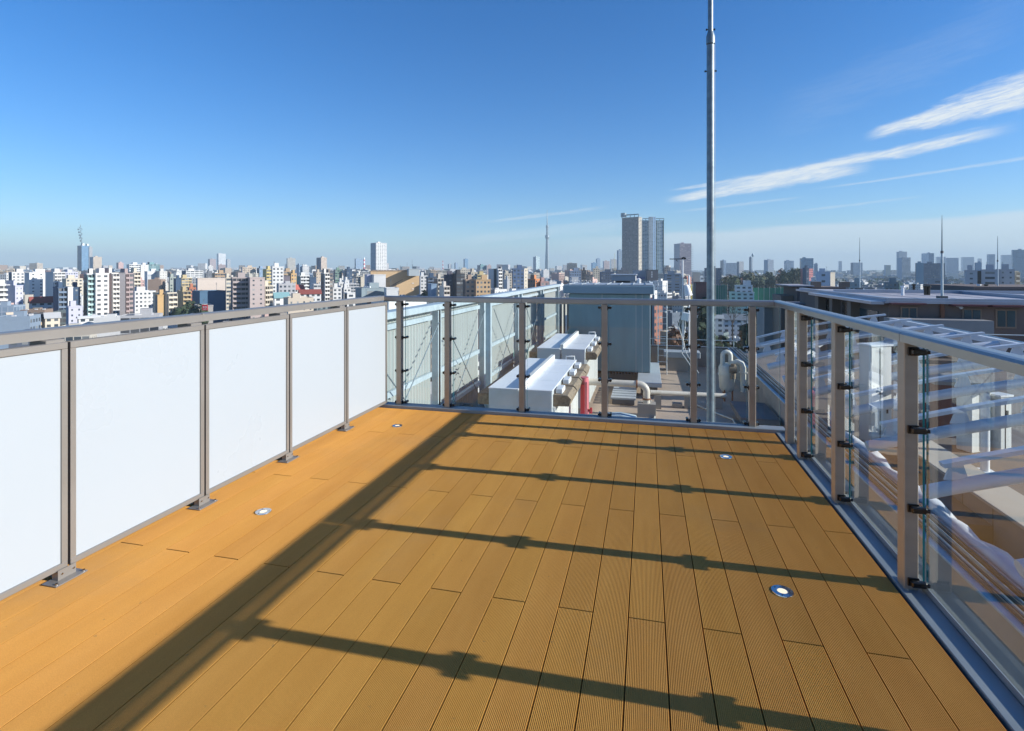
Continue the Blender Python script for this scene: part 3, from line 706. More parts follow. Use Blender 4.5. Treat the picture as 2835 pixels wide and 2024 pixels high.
mb = MB(); mb.tube([(pa.x-.1, pa.y-.05, top_z(800, 27)), (pa.x+.02, pa.y-.05, top_z(860, 27)), (pa.x-.2, pa.y-.3, top_z(905, 27)), (pa.x+.05, pa.y-.4, top_z(950, 27)), (pa.x-.1, pa.y-1.2, FZ+1.0), (pa.x+.3, pa.y-2.6, FZ+.5)], .025, n=6)
mb.tube([(pa.x+.0, pa.y-.05, top_z(830, 27)), (pa.x+.13, pa.y-.1, top_z(900, 27)), (pa.x-.02, pa.y-.4, top_z(945, 27)), (pa.x+.1, pa.y-1.3, FZ+1.0), (pa.x+.5, pa.y-2.8, FZ+.4)], .02, n=6)
part('cable', mb, M['wire'], t)
mb = MB(); mb.box(pa.x-.06, pa.x-.0+.06, pa.y-.3, pa.y-.22, top_z(930, 27), top_z(862, 27)); mb.tube([(pa.x+.18, pa.y-.4, top_z(885, 27)), (pa.x+.23, pa.y-.4, top_z(865, 27))], .3, r2=.26, n=20); part('dish', mb, M['white'], t)
mb = MB(); mb.box(pa.x-.8, pa.x+.7, pa.y-.25, pa.y+.35, FZ+.0, FZ+.65); part('footing', mb, M['conc'], t)
mb = MB(); mb.box(pa.x-.9, pa.x+.8, pa.y-.35, pa.y+.45, FZ+.652, FZ+.95, bev=.02); part('head_block', mb, M['slab'], t)
# roof guard ladder right of the enclosure
p = at_depth(1822, 800, 26)
t = thing('access_ladder', 'thin white access ladder at the right edge of the grey enclosure', 'ladder', (p.x, p.y, FZ))
for dx in (0, .4):
    mb = MB(); mb.cyl((p.x+dx, p.y), .02, FZ, .75, n=6); part('stile', mb, M['white'], t)
mb = MB()
for k in range(14): mb.tube([(p.x, p.y, FZ+.3+k*.3), (p.x+.4, p.y, FZ+.3+k*.3)], .012, n=6)
part('rung', mb, M['white'], t)

# drain pipes, cables and small boxes on the plant roof floor
for i, (x, y, L, lab) in enumerate(((-.9, 13.2, 5.5, 'thin black cable bundle lying along the right of the white units'), (.2, 17.2, 7, 'thin pale refrigerant line running toward the grey enclosure'))):
    mb = MB(); mb.tube([(x, y, FZ+.04), (x+.1, y+L*.4, FZ+.04), (x-.15, y+L*.7, FZ+.04), (x+.05, y+L, FZ+.04)], .03, n=7)
    tag(mb.build('floor_cable', M['blackwire'] if i == 0 else M['ivory']), lab, 'cable')
for i, (x, y, lab) in enumerate(((.9, 20.5, 'small grey concrete block left of the long cream pipe footing'), (1.9, 22.5, 'small grey concrete block in the open middle of the plant roof'), (.6, 15.0, 'small grey concrete block nearest the far railing'))):
    mb = MB(); mb.box(x, x+.35, y, y+.25, FZ+.001, FZ+.16, bev=.015); tag(mb.build('concrete_block', M['conc']), lab, 'block', 'concrete blocks on the plant roof')
# ================================================================= terrace right of the parapet, seen through the glass
mb = MB(); mb.box(4.23, 30, 12.0, 34.2, -3.8, -3.4); struct('terrace_floor', mb, M['terrace'])
mb = MB(); mb.box(4.23, 30, -4, 11.9, -5.9, -5.5); struct('lower_terrace', mb, M['plank'])
mb = MB(); mb.box(7.1, 30, -4, 11.95, -5.49, -3.45); struct('upper_terrace', mb, M['plank'])
t = thing('low_wall', 'beige-topped grey panel wall running away below the right railing', 'wall', (6.6, 6, -5.5))
mb = MB(); mb.box(6.25, 6.95, -4, 16, -5.49, -3.02); part('wall', mb, M['greywall'], t)
mb = MB(); mb.box(6.15, 7.0, -4, 16.1, -3.015, -2.95, bev=.01); part('coping', mb, M['beige'], t)
mb = MB()
for y in range(-2, 16, 1): mb.box(6.242, 6.249, y, y+.012, -5.4, -3.03)
part('panel_joint', mb, M['concd'], t)
p = at_z(2706, 1560, -4.2)
t = thing('vent_pipe', 'short capped cream vent pipe on the brown floor below the right railing', 'pipe', (5.6, 5.0, -5.5))
vp = at_X(2706, 1600, 5.3)
mb = MB(); mb.cyl((vp.x, vp.y), .085, -5.5, vp.z+.12, n=20); part('pipe', mb, M['cream_pipe'], t)
mb = MB(); mb.cyl((vp.x, vp.y), .10, vp.z+.12, vp.z+.16, n=20); mb.cyl((vp.x, vp.y), .075, vp.z+.16, vp.z+.2, n=20); part('cap', mb, M['cream_pipe'], t)
for i, (xx, yy, lab) in enumerate(((2440, 1500, 'nearer'), (2360, 1400, 'farther'))):
    pp = at_X(xx+60, yy, 4.75)
    t = thing('wall_bracket', f'{lab} white bracket plate sticking out of the parapet below the right railing', 'bracket', (pp.x, pp.y, -3.2), 'white bracket plates on the parapet')
    mb = MB(); mb.box(4.3, 5.1, pp.y-.2, pp.y+.35, -3.2, -3.12, bev=.01); part('plate', mb, M['white'], t)
    mb = MB(); mb.cyl((4.6, pp.y+.1), .1, -3.1, -2.7, n=14); part('stub', mb, M['white'], t)
# white cabinets
def cabinet(xa, xb, ya, yb, D, lab, seams=1):
    a = at_depth(xa, ya, D); b = at_depth(xb, yb, D)
    t = thing('plant_cabinet', lab, 'cabinet', (a.x, a.y, -3.4), 'white cabinets under the pergola')
    mb = MB(); mb.box(a.x, b.x, a.y, a.y+.4, -3.4, a.z, bev=.015); part('body', mb, M['unitlit'], t)
    mb = MB(); mb.box(a.x-.03, b.x+.03, a.y-.03, a.y+.43, a.z+.001, a.z+.05); part('roof', mb, M['white'], t)
    for k in range(seams):
        x = a.x+(b.x-a.x)*(k+1)/(seams+1)*(.85 if seams == 1 else 1); mb = MB(); mb.box(x-.012, x+.012, a.y-.006, a.y-.001, -3.35, a.z-.05); part('door_gap', mb, M['clamp'], t)
    mb = MB(); mb.box(b.x-.18, b.x-.15, a.y-.03, a.y-.001, -2.6, -2.3); part('handle', mb, M['clamp'], t)
    t.rotation_euler = (0, 0, R(27)); return t
cabinet(2412, 2484, 960, 1227, 15.0, 'tall white plant cabinet standing alone under the pergola, behind the second pane')
cabinet(2690, 2762, 1088, 1240, 14.2, 'white plant cabinet with papers on its door, left one of the adjoining two', 1)
cabinet(2770, 2812, 1100, 1248, 14.2, 'narrow white plant cabinet, right one of the adjoining two', 1)
p = at_depth(2640, 1180, 15.5)
t = thing('storage_shed', 'dark maroon shed wall between the pergola column and the white cabinets', 'shed', (p.x, p.y, -3.4))
mb = MB(); mb.box(p.x-.4, p.x+.55, p.y, p.y+1.5, -3.4, -1.9); part('wall', mb, M['maroon'], t)
mb = MB(); mb.box(p.x-.5, p.x+.6, p.y-.1, p.y+1.6, -1.898, -1.8); part('roof', mb, M['greywall'], t)
# ================================================================= white pergola of curved tubes
tp = thing('steel_pergola', 'white steel pergola of curved tubes and purlins right of the plant roof', 'pergola', (7, 15, -3.4))
def arch_z(x): 
    s = (x-4.5)/6.3; return -2.30+2.0*s-.62*s*s
AY = [3.2, 5.6, 8.0, 10.4, 12.8, 15.2, 17.6, 20.0, 22.4, 24.8, 27.2]
for y in AY:
    pts = [(4.45+k*.45, y, arch_z(4.45+k*.45)) for k in range(15)]
    mb = MB(); mb.tube(pts, .115, n=14); ar = part('arch', mb, M['pergola'], tp)
    # upper chord strip carried on plates
    mb = MB()
    pts2 = [(4.7+k*.42, y, arch_z(4.7+k*.42)+.40) for k in range(14)]
    for a, b in zip(pts2[:-1], pts2[1:]): mb.beam(a, b, .16, .07)
    part('upper_chord', mb, M['pergola'], ar)
    for x in (4.9, 6.1, 7.3, 8.5, 9.7):
        mb = MB(); z = arch_z(x)
        vs = [(x-.17, y-.02, z+.1), (x+.17, y-.02, z+.14), (x+.10, y-.02, z+.36), (x-.08, y-.02, z+.36), (x-.17, y+.02, z+.1), (x+.17, y+.02, z+.14), (x+.10, y+.02, z+.36), (x-.08, y+.02, z+.36)]
        mb.verts_faces(vs, [(0, 1, 2, 3), (7, 6, 5, 4), (0, 4, 5, 1), (1, 5, 6, 2), (2, 6, 7, 3), (3, 7, 4, 0)])
        part('web_plate', mb, M['pergola'], ar)
for x in (10.55,):
    mb = MB(); mb.box(x, x+.14, 2.5, 27.8, arch_z(x)-.02, arch_z(x)+.16); part('ridge_beam', mb, M['pergola'], tp)
for x in (10.75, 11.0):
    mb = MB(); mb.tube([(x, 2.5, arch_z(10.5)+.12), (x, 27.8, arch_z(10.5)+.12)], .035, n=8); part('ridge_cable', mb, M['galv_light'], tp)
for y in AY:
    mb = MB(); z = arch_z(10.5)
    vs = [(10.3, y+.3, z-.25), (10.9, y+.3, z-.25), (11.1, y+.3, z+.1), (10.75, y+.3, z+.1), (10.3, y+.36, z-.25), (10.9, y+.36, z-.25), (11.1, y+.36, z+.1), (10.75, y+.36, z+.1)]
    mb.verts_faces(vs, [(0, 1, 2, 3), (7, 6, 5, 4), (0, 4, 5, 1), (1, 5, 6, 2), (2, 6, 7, 3), (3, 7, 4, 0)]); part('ridge_bracket', mb, M['pergola'], tp)
# diagonal brace tubes and columns
for (a, b) in (((5.6, 8.2), (8.9, 15.0)), ((6.0, 15.4), (9.2, 22.2)), ((5.2, 22.6), (8.0, 27.0))):
    mb = MB(); mb.tube([(a[0], a[1], arch_z(a[0])-.2), (b[0], b[1], arch_z(b[0])-.25)], .08, n=12); part('diagonal_brace', mb, M['pergola'], tp)
for (x, y) in ((5.4, 8.0), (7.75, 15.2), (7.9, 22.4), (6.0, 20.0)):
    z0 = -5.5 if y < 12 and x < 6.2 else -3.4
    mb = MB(); mb.cyl((x, y), .09, z0, arch_z(x)-.1, n=16); mb.box(x-.18, x+.18, y-.18, y+.18, z0+.002, z0+.03); part('column', mb, M['white'], tp)
# ================================================================= brown neighbouring building
BX, BY = 12.9, 34.1; BZ = -.22
tb = thing('brown_building', 'brown rendered low apartment building with flat roofs and lightning rods on the right', 'building', (25, 40, GZ))
def bpart(nm, x0, x1, y0, y1, z0, z1, m, par=tb, bev=0, lab=None):
    mb = MB(); mb.box(x0, x1, y0, y1, z0, z1, bev=bev); return part(nm, mb, M[m], par, lab)
bpart('wall', BX, 46, BY, 52, -40, BZ-.25, 'brownwall')
rf = bpart('roof', BX-.25, 46.3, BY-.25, 52.3, BZ-.248, BZ-.10, 'roofmetal')
bpart('roof_membrane', BX+.35, 45.8, BY+.35, 51.6, BZ-.098, BZ-.06, 'roofflat', rf)
bpart('roof_curb', BX-.05, 46, BY-.05, BY+.25, BZ-.098, BZ+.03, 'roofmetal', rf)
bpart('roof_curb', BX-.05, BX+.25, BY+.26, 52, BZ-.098, BZ+.03, 'roofmetal', rf)
bpart('roof_curb', 21.0, 21.3, BY+.26, 44, BZ-.058, BZ+.12, 'roofmetal', rf)
bpart('roof_curb', 13.2, 46, 44.0, 44.3, BZ-.058, BZ+.16, 'roofmetal', rf)
bpart('raised_roof', 22, 46, 44.4, 51.5, BZ-.05, BZ+.42, 'brownwall', rf)
bpart('raised_roof', 27, 46, 36.5, 43, BZ-.05, BZ+.14, 'roofmetal', rf)
for k in range(9):
    bpart('roof_seam', BX+.4+k*1.9, BX+.43+k*1.9, BY+.4, 43.9, BZ-.0595, BZ-.045, 'roofmetal', rf)
# windows in the front wall
for (x0, x1, y0, y1) in ((2497, 2535, 853, 880), (2668, 2712, 858, 905), (2760, 2808, 860, 905)):
    a = at_Y(x0, y0, BY); b = at_Y(x1, y1, BY)
    w = bpart('window', a.x-.08, b.x+.08, BY-.05, BY-.002, b.z-.08, a.z+.08, 'tanwall')
    bpart('pane', a.x, (a.x+b.x)/2-.04, BY-.07, BY-.052, b.z, a.z, 'winglass', w); bpart('pane', (a.x+b.x)/2+.04, b.x, BY-.075, BY-.052, b.z, a.z, 'winglass', w)
    bpart('awning', a.x-.7, b.x+.3, BY-.55, BY-.003, a.z+.22, a.z+.3, 'maroon')
for x in (2416, 2440):
    a = at_Y(x+60, 884, BY)
a = at_Y(2490, 884, BY-1.4); bpart('balcony', a.x-.2, a.x+4.2, BY-1.4, BY-.003, -2.5, a.z, 'greywall')
bpart('balcony', a.x+7, 40, BY-1.2, BY-.003, -4.2, -2.6, 'greywall')
a = at_Y(2607, 830, BY); bpart('drain_pipe', a.x-.09, a.x+.09, BY-.12, BY-.003, -12, BZ-.26, 'rust', lab='rusty brown drain pipe')
for x in (2650, 2830):
    a = at_Y(x, 846, BY); mb = MB(); mb.tube([(a.x, BY, a.z), (a.x, BY-.25, a.z-.02), (a.x+.05, BY-.35, a.z-.12)], .08, n=8); part('wall_lamp', mb, M['white'], tb)
# side wall facing left: loggia shade put in as flat dark panels
for i, (xa, xb) in enumerate(((2288, 2316), (2334, 2352), (2382, 2432))):
    ya = at_X(xa, 830, BX).y; yb = at_X(xb, 830, BX).y
    z1 = BZ-.55 if i < 2 else BZ-.8; z0 = -3.2
    w = bpart('window', BX-.04, BX-.002, min(ya, yb), max(ya, yb), z0, z1, 'loggiashade' if i < 2 else 'winglass')
for (xa, xb) in ((2276, 2286), (2318, 2326), (2370, 2380)):
    ya = at_X(xa, 830, BX).y; yb = at_X(xb, 830, BX).y
    bpart('pillar', BX-.5, BX-.003, min(ya, yb), max(ya, yb), -6, BZ-.25, 'tanwall')
bpart('eave', BX-.9, BX-.252, BY-.1, 46, BZ-.32, BZ-.16, 'roofmetal')
# left stair block
a = at_depth(2206, 790, 50); b = at_depth(2246, 790, 50); c0 = at_depth(2173, 790, 50)
bpart('stair_tower', a.x, b.x, a.y, a.y+5, -40, a.z-.1, 'brownwall'); bpart('stair_roof', a.x-.7, b.x+.1, a.y-.3, a.y+5.2, a.z-.098, a.z, 'roofflat')
bpart('side_wall', c0.x, a.x-.003, a.y+1.2, a.y+4.8, -40, a.z-1.0, 'tanwall')
bpart('stair_tower', b.x+.01, b.x+3.2, a.y+1.5, a.y+6, -40, a.z-.2, 'brownwall'); 
for dx, w in ((.6, .7), (3.0, .7)): bpart('chimney', b.x+dx, b.x+dx+w, a.y+2, a.y+2.8, a.z-.2, a.z+.3, 'tanwall')
a = at_depth(2230, 850, 46); bpart('annex', a.x-.6, a.x+3.0, a.y, a.y+3, -40, a.z+.2, 'brownwall'); bpart('annex_roof', a.x-.8, a.x+3.1, a.y-.1, a.y+3.1, a.z+.202, a.z+.3, 'roofmetal')
# lower stairs with white rails left of the corner, on that building
a = at_depth(2125, 860, 55)
bpart('lower_wing', a.x-.3, a.x+3.6, a.y, a.y+4, -40, top_z(852, 55), 'greywall'); 
lw = bpart('canopy', a.x-.4, a.x+3.7, a.y-.5, a.y+1, top_z(841, 55), top_z(838, 55), 'white'); bpart('canopy', a.x-.4, a.x+3.7, a.y-.5, a.y+1, top_z(849, 55), top_z(846, 55), 'white')
# lightning rods on its roof
for (x, yt, w, Yd) in ((2380, 658, 1, 50), (2608, 596, 1.4, 35.5), (2762, 654, 1, 47)):
    pt = at_Y(x, yt, Yd); lab = {2380: 'short thin lightning rod on the roof, left one of the three', 2608: 'tallest lightning rod, standing at the front edge of the brown roof', 2762: 'thin lightning rod on the roof, right one of the three'}[x]
    t = thing('lightning_rod', lab, 'lightning rod', (pt.x, Yd, BZ), 'lightning rods on the brown building')
    h = pt.z-BZ
    mb = MB(); mb.cyl((pt.x, Yd), .045*w, BZ-.05, BZ+h*.55, n=10, r2=.038*w); part('lower_tube', mb, M['galv_light'], t)
    mb = MB(); mb.cyl((pt.x, Yd), .03*w, BZ+h*.55, pt.z, n=8, r2=.012); part('upper_tube', mb, M['steel'], t)
    mb = MB(); mb.cyl((pt.x, Yd), .05*w, BZ+h*.54, BZ+h*.57, n=10); mb.box(pt.x-.2, pt.x+.2, Yd-.2, Yd+.2, BZ-.055, BZ+.12); part('base', mb, M['concd'], t)
# small roof fittings
for i, (x, y) in enumerate(((2499, 40), (2562, 41), (2571, 41), (2530, 45.5), (2710, 46), (2730, 46))):
    pt = at_Y(x, 800, y)
    mb = MB(); mb.cyl((pt.x, y), .09, BZ-.06, BZ+.45, n=8); mb.cyl((pt.x, y), .14, BZ+.45, BZ+.55, n=8); part('roof_vent', mb, M['whitetop'] if i in (0, 4) else M['clamp'], tb)
# handrail on the front ledge
mb = MB(); mb.tube([(15.5, BY-1.6, -1.9), (40, BY-1.6, -1.9)], .03, n=6)
for k in range(9): mb.cyl((15.5+k*2.9, BY-1.6), .03, -3.2, -1.9, n=6)
part('handrail', mb, M['galv_light'], tb)
mb = MB(); mb.box(12, 42, BY-2.2, BY-.01, -4.6, -3.2); part('ledge', mb, M['brownwall'], tb)
# ================================================================= the city
CAT = {'white': (.66, .66, .64), 'cream': (.58, .52, .41), 'beige': (.52, .43, .33), 'tan': (.42, .30, .19), 'ochre': (.50, .33, .15), 'brown': (.24, .165, .125), 'mauve': (.36, .28, .27),
       'grey': (.36, .37, .38), 'dgrey': (.15, .16, .18), 'navy': (.045, .085, .15), 'blue': (.11, .24, .38), 'teal': (.16, .30, .32), 'brick': (.42, .16, .09), 'red': (.25, .065, .05), 'pink': (.55, .36, .32), 'black': (.05, .05, .055), 'bluegrey': (.23, .33, .44), 'green': (.16, .26, .2), 'lilac': (.50, .50, .58)}  # blue and bluegrey pushed bluer, skylit shade put into the colour
HEROBOX = []; LM = []
USED = []   # footprints (x, y, radius)
def solve_len(P, e, x):
    u = (x-CX)/F; lp = P.x*RT[0]+P.y*RT[1]; dp = P.x*FW[0]+P.y*FW[1]
    le = e[0]*RT[0]+e[1]*RT[1]; de = e[0]*FW[0]+e[1]*FW[1]
    return (u*dp-lp)/(le-u*de)
def shortn(l):
    for w in (' with ', ' right of ', ' left of ', ' behind ', ' before ', ' beside ', ' between ', ' under ', ' on the ', ' at the ', ' above ', ' below ', ' next to ', ' in the ', ' joined ', ' in front ', ' leaning ', ', '):
        if w in l: l = l[:l.index(w)]
    return l
def boxfaces(mb, P, er, el, w, d, z0, z1, cr, cl, sr, sl, fh=3.0, bay=3.4, roofc=(.33, .33, .33), off=0):
    A = [P, P+er*w, P+er*w+el*d, P+el*d]
    nf = max(1, round((z1-z0)/fh)) if z1-z0 < 200 else round((z1-z0)/fh)
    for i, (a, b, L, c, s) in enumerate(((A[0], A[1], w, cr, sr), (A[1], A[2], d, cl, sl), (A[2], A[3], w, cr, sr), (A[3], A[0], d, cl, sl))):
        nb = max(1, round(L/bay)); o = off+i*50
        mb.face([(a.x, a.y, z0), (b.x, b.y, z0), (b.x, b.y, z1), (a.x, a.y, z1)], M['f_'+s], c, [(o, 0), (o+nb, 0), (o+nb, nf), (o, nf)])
    mb.face([(a.x, a.y, z1) for a in A], M['f_p'], roofc)
    return A, nf
def hero(label, xa, xm, xb, yt, D, cr='white', cl=None, sr='w', sl=None, name='apartment_building', cat='building', th=28, fh=3.0, bay=2.8, dep=14, balc=0, ph=1, tank=None, group=None, parts=None, nofoot=False, z0=None, roofc=(.30, .30, .31)):
    """xa..xm: left face, xm..xb: right face, in photo pixels; top at yt, near corner D metres away"""
    cr = CAT.get(cr, cr); cl = CAT.get(cl, cl) or cr; sl = sl or 'p'  # darker cl on many blocks puts left-face shade into the colour
    P = at_depth(xm, HY, D); P.z = 0; z1 = top_z(yt, D); z0 = GZ if z0 is None else z0
    ray = Vector((P.x, P.y, 0)).normalized(); rp = Vector((ray.y, -ray.x, 0))
    t = R(th); er = rp*math.cos(t)+ray*math.sin(t); el = -rp*math.sin(t)+ray*math.cos(t)
    w = solve_len(P, er, xb); d = solve_len(P, el, xa) if xm-xa > .8 else dep
    if d < 4: d = dep
    T = thing(name, label, cat, (P.x, P.y, z0), group)
    HEROBOX.append((D, xa, xb, yt, 1000)); LM.append((D, xa, xb, yt, shortn(label)))
    if not nofoot:
        c = P+er*w/2+el*d/2; USED.append((c.x, c.y, max(w, d)*.62+3))
    mb = MB(); A, nf = boxfaces(mb, P, er, el, w, d, z0, z1-.7, cr, cl, 'B' if balc else sr, sl, fh, bay, roofc)
    part('wall', mb, None, T)
    # parapet rim
    mb = MB(); th_ = .35
    for a, b in ((A[0], A[1]), (A[1], A[2]), (A[2], A[3]), (A[3], A[0])):
        mb.beam((a.x, a.y, z1-.35), (b.x, b.y, z1-.35), th_, .7)
    for k in range(len(mb.c)): mb.c[k] = tuple(c*.97 for c in cr)
    part('parapet', mb, M['f_p'], T)
    if ph:
        mb = MB(); r = random.Random(int(xm)); f0 = r.uniform(.15, .45); ww = min(7, w*.4); dd = min(6, d*.5)
        Q = P+er*(w*f0)+el*(d*.25); boxfaces(mb, Q, er, el, ww, dd, z1-.7, z1+min(3.0, D*.006+1.0), cr, cl, 'p', 'p', roofc=(.4, .4, .4)); part('roof_house', mb, None, T)
        if w > 14 and D < 1200:
            mb = MB(); Q = P+er*(w*(f0+.5 if f0 < .3 else f0-.2))+el*(d*.4)
            for k in range(3): mb.box(Q.x+k*1.6, Q.x+k*1.6+1.1, Q.y, Q.y+1.1, z1-.7, z1+.8)
            part('roof_units', mb, M['white'], T)
    if D < 620 and w > 6:
        mb = MB(); r = random.Random(int(xm)+5); Q = P+er*w*r.uniform(.2, .8)+el*d*.5; hh = r.uniform(3, 5.5)
        mb.cyl((Q.x, Q.y), .09, z1-.7, z1+hh, n=5)
        for k in range(4): mb.tube([(Q.x-.7+k*.1, Q.y, z1+hh-.3-k*.4), (Q.x+.7-k*.1, Q.y, z1+hh-.3-k*.4)], .04, n=4)
        part('aerial', mb, M['steel'], T)
    if tank:
        mb = MB(); Q = P+er*w*.5+el*d*.4; mb.tube([(Q.x, Q.y, z1-.7), (Q.x, Q.y, z1+2.4), (Q.x, Q.y, z1+3.1)], [w*.1+1, w*.1+1, .5], n=14); part('water_tank', mb, tank, T)
    if balc:
        # one balcony strip per storey on the right face: real slabs with parapets
        nrm = -el; k0 = 0
        hfl = (z1-z0)/nf
        s0, s1 = (0.04, .96) if balc == 1 else balc
        for k in range(nf):
            zz = z1-.7-(k+1)*hfl
            if D > 200 and zz < top_z(905, D)-4: break
            mb = MB()
            a = P+er*(w*s0); b = P+er*(w*s1); o = nrm*1.25
            mb.beam(Vector((a.x, a.y, zz+.05))+o*.5, Vector((b.x, b.y, zz+.05))+o*.5, 1.25, .2)
            mb.beam(Vector((a.x, a.y, zz+.62))+o, Vector((b.x, b.y, zz+.62))+o, .14, 1.15)
            n = max(2, round(w*(s1-s0)/6.5))
            for j in range(n+1):
                q = a.lerp(b, j/n); mb.beam(Vector((q.x, q.y, zz+1.45))+o*.04, Vector((q.x, q.y, zz+1.45))+o*.98, .15, 2.9)
            c = [min(.8, x*1.06) for x in cr]
            if parts: c = parts
            for j in range(len(mb.c)): mb.c[j] = tuple(c)
            part('balcony', mb, M['f_p'], T)
    return T, P, er, el, w, d, z1
H = hero
# ---------------- left quarter
H('white high apartment slab with stepped balconies at the left picture edge', -60, -58, 44, 789, 330, 'white', sr='b', balc=1, th=8)
H('pale grey blank end wall beside the leftmost balcony slab', 40, 42, 64, 790, 338, 'lilac', sr='s', th=35, name='apartment_building')  # lilac wall: the slab's shaded right face put into a colour
H('long white complex, its left wing with rows of punched windows', 31, 33, 80, 753, 520, 'white', 'dgrey', sr='w', th=10)
H('long white complex, blank middle block with scattered small windows', 79, 81, 147, 754, 500, 'white', sr='s', th=14, bay=6)
H('long white complex, right block with balcony column', 146, 148, 181, 753, 490, 'white', sr='w', th=24, balc=(.05, .4))
H('grey-lilac building just behind the right end of the long white complex', 180, 182, 216, 753, 640, 'lilac', sr='w')
H('cream building with rooftop stair tower behind the navy block', 181, 183, 229, 771, 480, 'cream', sr='w', th=12)
H('navy blue-grey apartment block with curved balconies, left of the green glass balconies', 147, 160, 188, 795, 330, 'navy', 'navy', sr='b', balc=1, th=12, parts=(.16, .22, .30))
H('narrow white wall slice in the middle of the navy block', 187, 188, 202, 794, 332, 'white', sr='p', th=10, ph=0, bay=5)
H('navy right half of the dark block with small windows', 201, 202, 222, 795, 334, 'navy', sr='s', th=10)
H('low violet-grey building before the navy block', 183, 190, 229, 848, 290, 'lilac', 'bluegrey', sr='s', th=12)
H('tall white apartment tower with pale green glass balconies', 232, 241, 265, 757, 335, 'white', 'brown', sr='b', sl='B', balc=1, th=14, parts=(.42, .60, .56))
H('white window strip forming the right half of the green-balcony tower', 264, 265, 302, 756, 336, (.68, .64, .61), sr='w', th=14, bay=3)
H('white and mauve balcony tower with green roof tank', 301, 309, 328, 755, 345, (.66, .62, .56), 'mauve', sr='b', balc=1, th=34, tank=M['tank_green'])
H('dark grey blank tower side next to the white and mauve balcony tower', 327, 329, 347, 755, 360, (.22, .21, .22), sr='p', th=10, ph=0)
H('mauve tower wing with dark balcony column', 346, 347, 369, 756, 365, 'mauve', sr='w', th=24, balc=(.0, .35))
H('cream tower edge right of the mauve wing with tiny balconies', 368, 369, 388, 753, 420, 'cream', sr='b', balc=1, th=20)
T, P, er, el, w, d, z1 = H('tall blue glass skyscraper under a construction crane on the left skyline', 214, 226, 247, 680, 1900, 'blue', 'navy', sr='g', sl='g', th=30, name='skyscraper', fh=4)
mb = MB(); 
for k in range(9): mb.beam((P.x+(k % 2)*8-4, P.y, z1+k*8), (P.x+((k+1) % 2)*8-4-k*1.2, P.y, z1+k*8+8), 1.4, 1.4)
for k in range(5): mb.box(P.x-8-k*2.5, P.x-4-k*2.5, P.y, P.y+4, z1+14+k*10, z1+19+k*10)
part('crane', mb, M['steel'], T)
mb = MB(); Q = P+er*(w*.2)+el*(d*.2); boxfaces(mb, Q, er, el, w*.3, d*.3, z1-1, z1+9, CAT['white'], CAT['bluegrey'], 'p', 'p'); boxfaces(mb, P+er*w*.7, er, el, w*.25, d*.3, z1-1, z1+7, CAT['white'], CAT['bluegrey'], 'p', 'p'); part('roof_house', mb, None, T)
H('grey right shaft of the blue glass skyscraper with grid facade', 246, 247, 256, 684, 1920, 'grey', sr='w', th=24, name='skyscraper', fh=4)
H('beige skyscraper leaning against the right of the blue glass one', 248, 258, 282, 711, 1800, 'beige', 'bluegrey', sr='w', sl='w', th=24, name='skyscraper', fh=4)
H('small far pinkish tower alone on the haze line at left', 322, 328, 342, 727, 2100, 'pink', 'mauve', sr='w', sl='w', name='skyscraper')
H('white balcony block with notched roof left of the green glass office', 356, 358, 389, 732, 800, 'white', sr='b', th=14)
H('white windowless block joined to the notched white balcony block', 388, 390, 411, 733, 810, 'white', sr='s', th=14)
H('green-blue glass office with rounded corner on the left skyline', 396, 411, 442, 731, 860, 'teal', 'navy', sr='b', sl='g', th=26, name='office_building')
H('white grid-frame building below the green-blue glass office', 406, 408, 441, 751, 640, 'white', sr='g', th=12, bay=5)
H('pale grey apartment tower right of the white grid-frame building', 440, 442, 463, 751, 640, (.55, .54, .5), sr='s', th=18)
H('small pink building wedged between cream tower and white grid frame', 384, 386, 400, 776, 560, 'pink', sr='w', th=12)
H('low white commercial building with blank billboard wall', 371, 373, 431, 806, 400, 'white', 'bluegrey', sr='w', th=14)
H('ochre slab with a shadowed edge and balconies to its right', 430, 436, 463, 816, 330, 'ochre', 'dgrey', sr='p', th=16, ph=1)  # dark left face is shade given as wall colour
H('warm cream balcony side joined right of the ochre slab', 462, 463, 489, 810, 332, 'cream', sr='b', balc=1, th=32, ph=0)
H('dark green-grey block with window columns left of the auditorium wall', 467, 470, 489, 767, 520, (.34, .38, .34), 'dgrey', sr='w', th=10)
H('navy slab narrow side right of the green-grey block', 486, 487, 501, 771, 500, 'navy', sr='p', th=8)
H('long white ribbon building with dark left end behind the yellow block', 503, 515, 563, 749, 760, 'white', 'navy', sr='b', th=14, bay=6)
H('yellow-ochre low block with balconies before the long white ribbon building', 501, 503, 531, 769, 560, (.5, .40, .22), sr='b', th=14)
H('ochre stacked-balcony block beside the big beige hall', 503, 505, 528, 805, 400, (.44, .34, .19), sr='b', balc=1, th=14)
H('dark brick red infill building beside the ochre stacked balconies', 519, 524, 543, 796, 420, 'brick', 'dgrey', sr='w', th=14)
H('big beige windowless hall with a cast shadow over its lower wall', 543, 547, 624, 770, 360, (.55, .47, .40), 'bluegrey', sr='p', th=10, bay=20, name='hall_building', ph=0)
H('added dark blue shadow slab in front of the beige hall', 551, 553, 625, 806, 345, (.06, .13, .21), sr='p', th=18, name='hall_building', ph=0)  # added block, its dark blue stands in for a cast shadow
H('low grey shop building carrying a red sign', 546, 549, 590, 846, 300, (.33, .31, .29), sr='p', th=8, ph=0, name='shop_building')
H('brown apartment block with wide dark balconies left of the square windows', 639, 642, 692, 768, 345, (.40, .34, .32), 'dgrey', sr='b', balc=1, th=6)
H('mauve-brown wall with three columns of square windows', 691, 692, 733, 768, 343, (.47, .39, .36), sr='s', th=8, bay=5, ph=0)
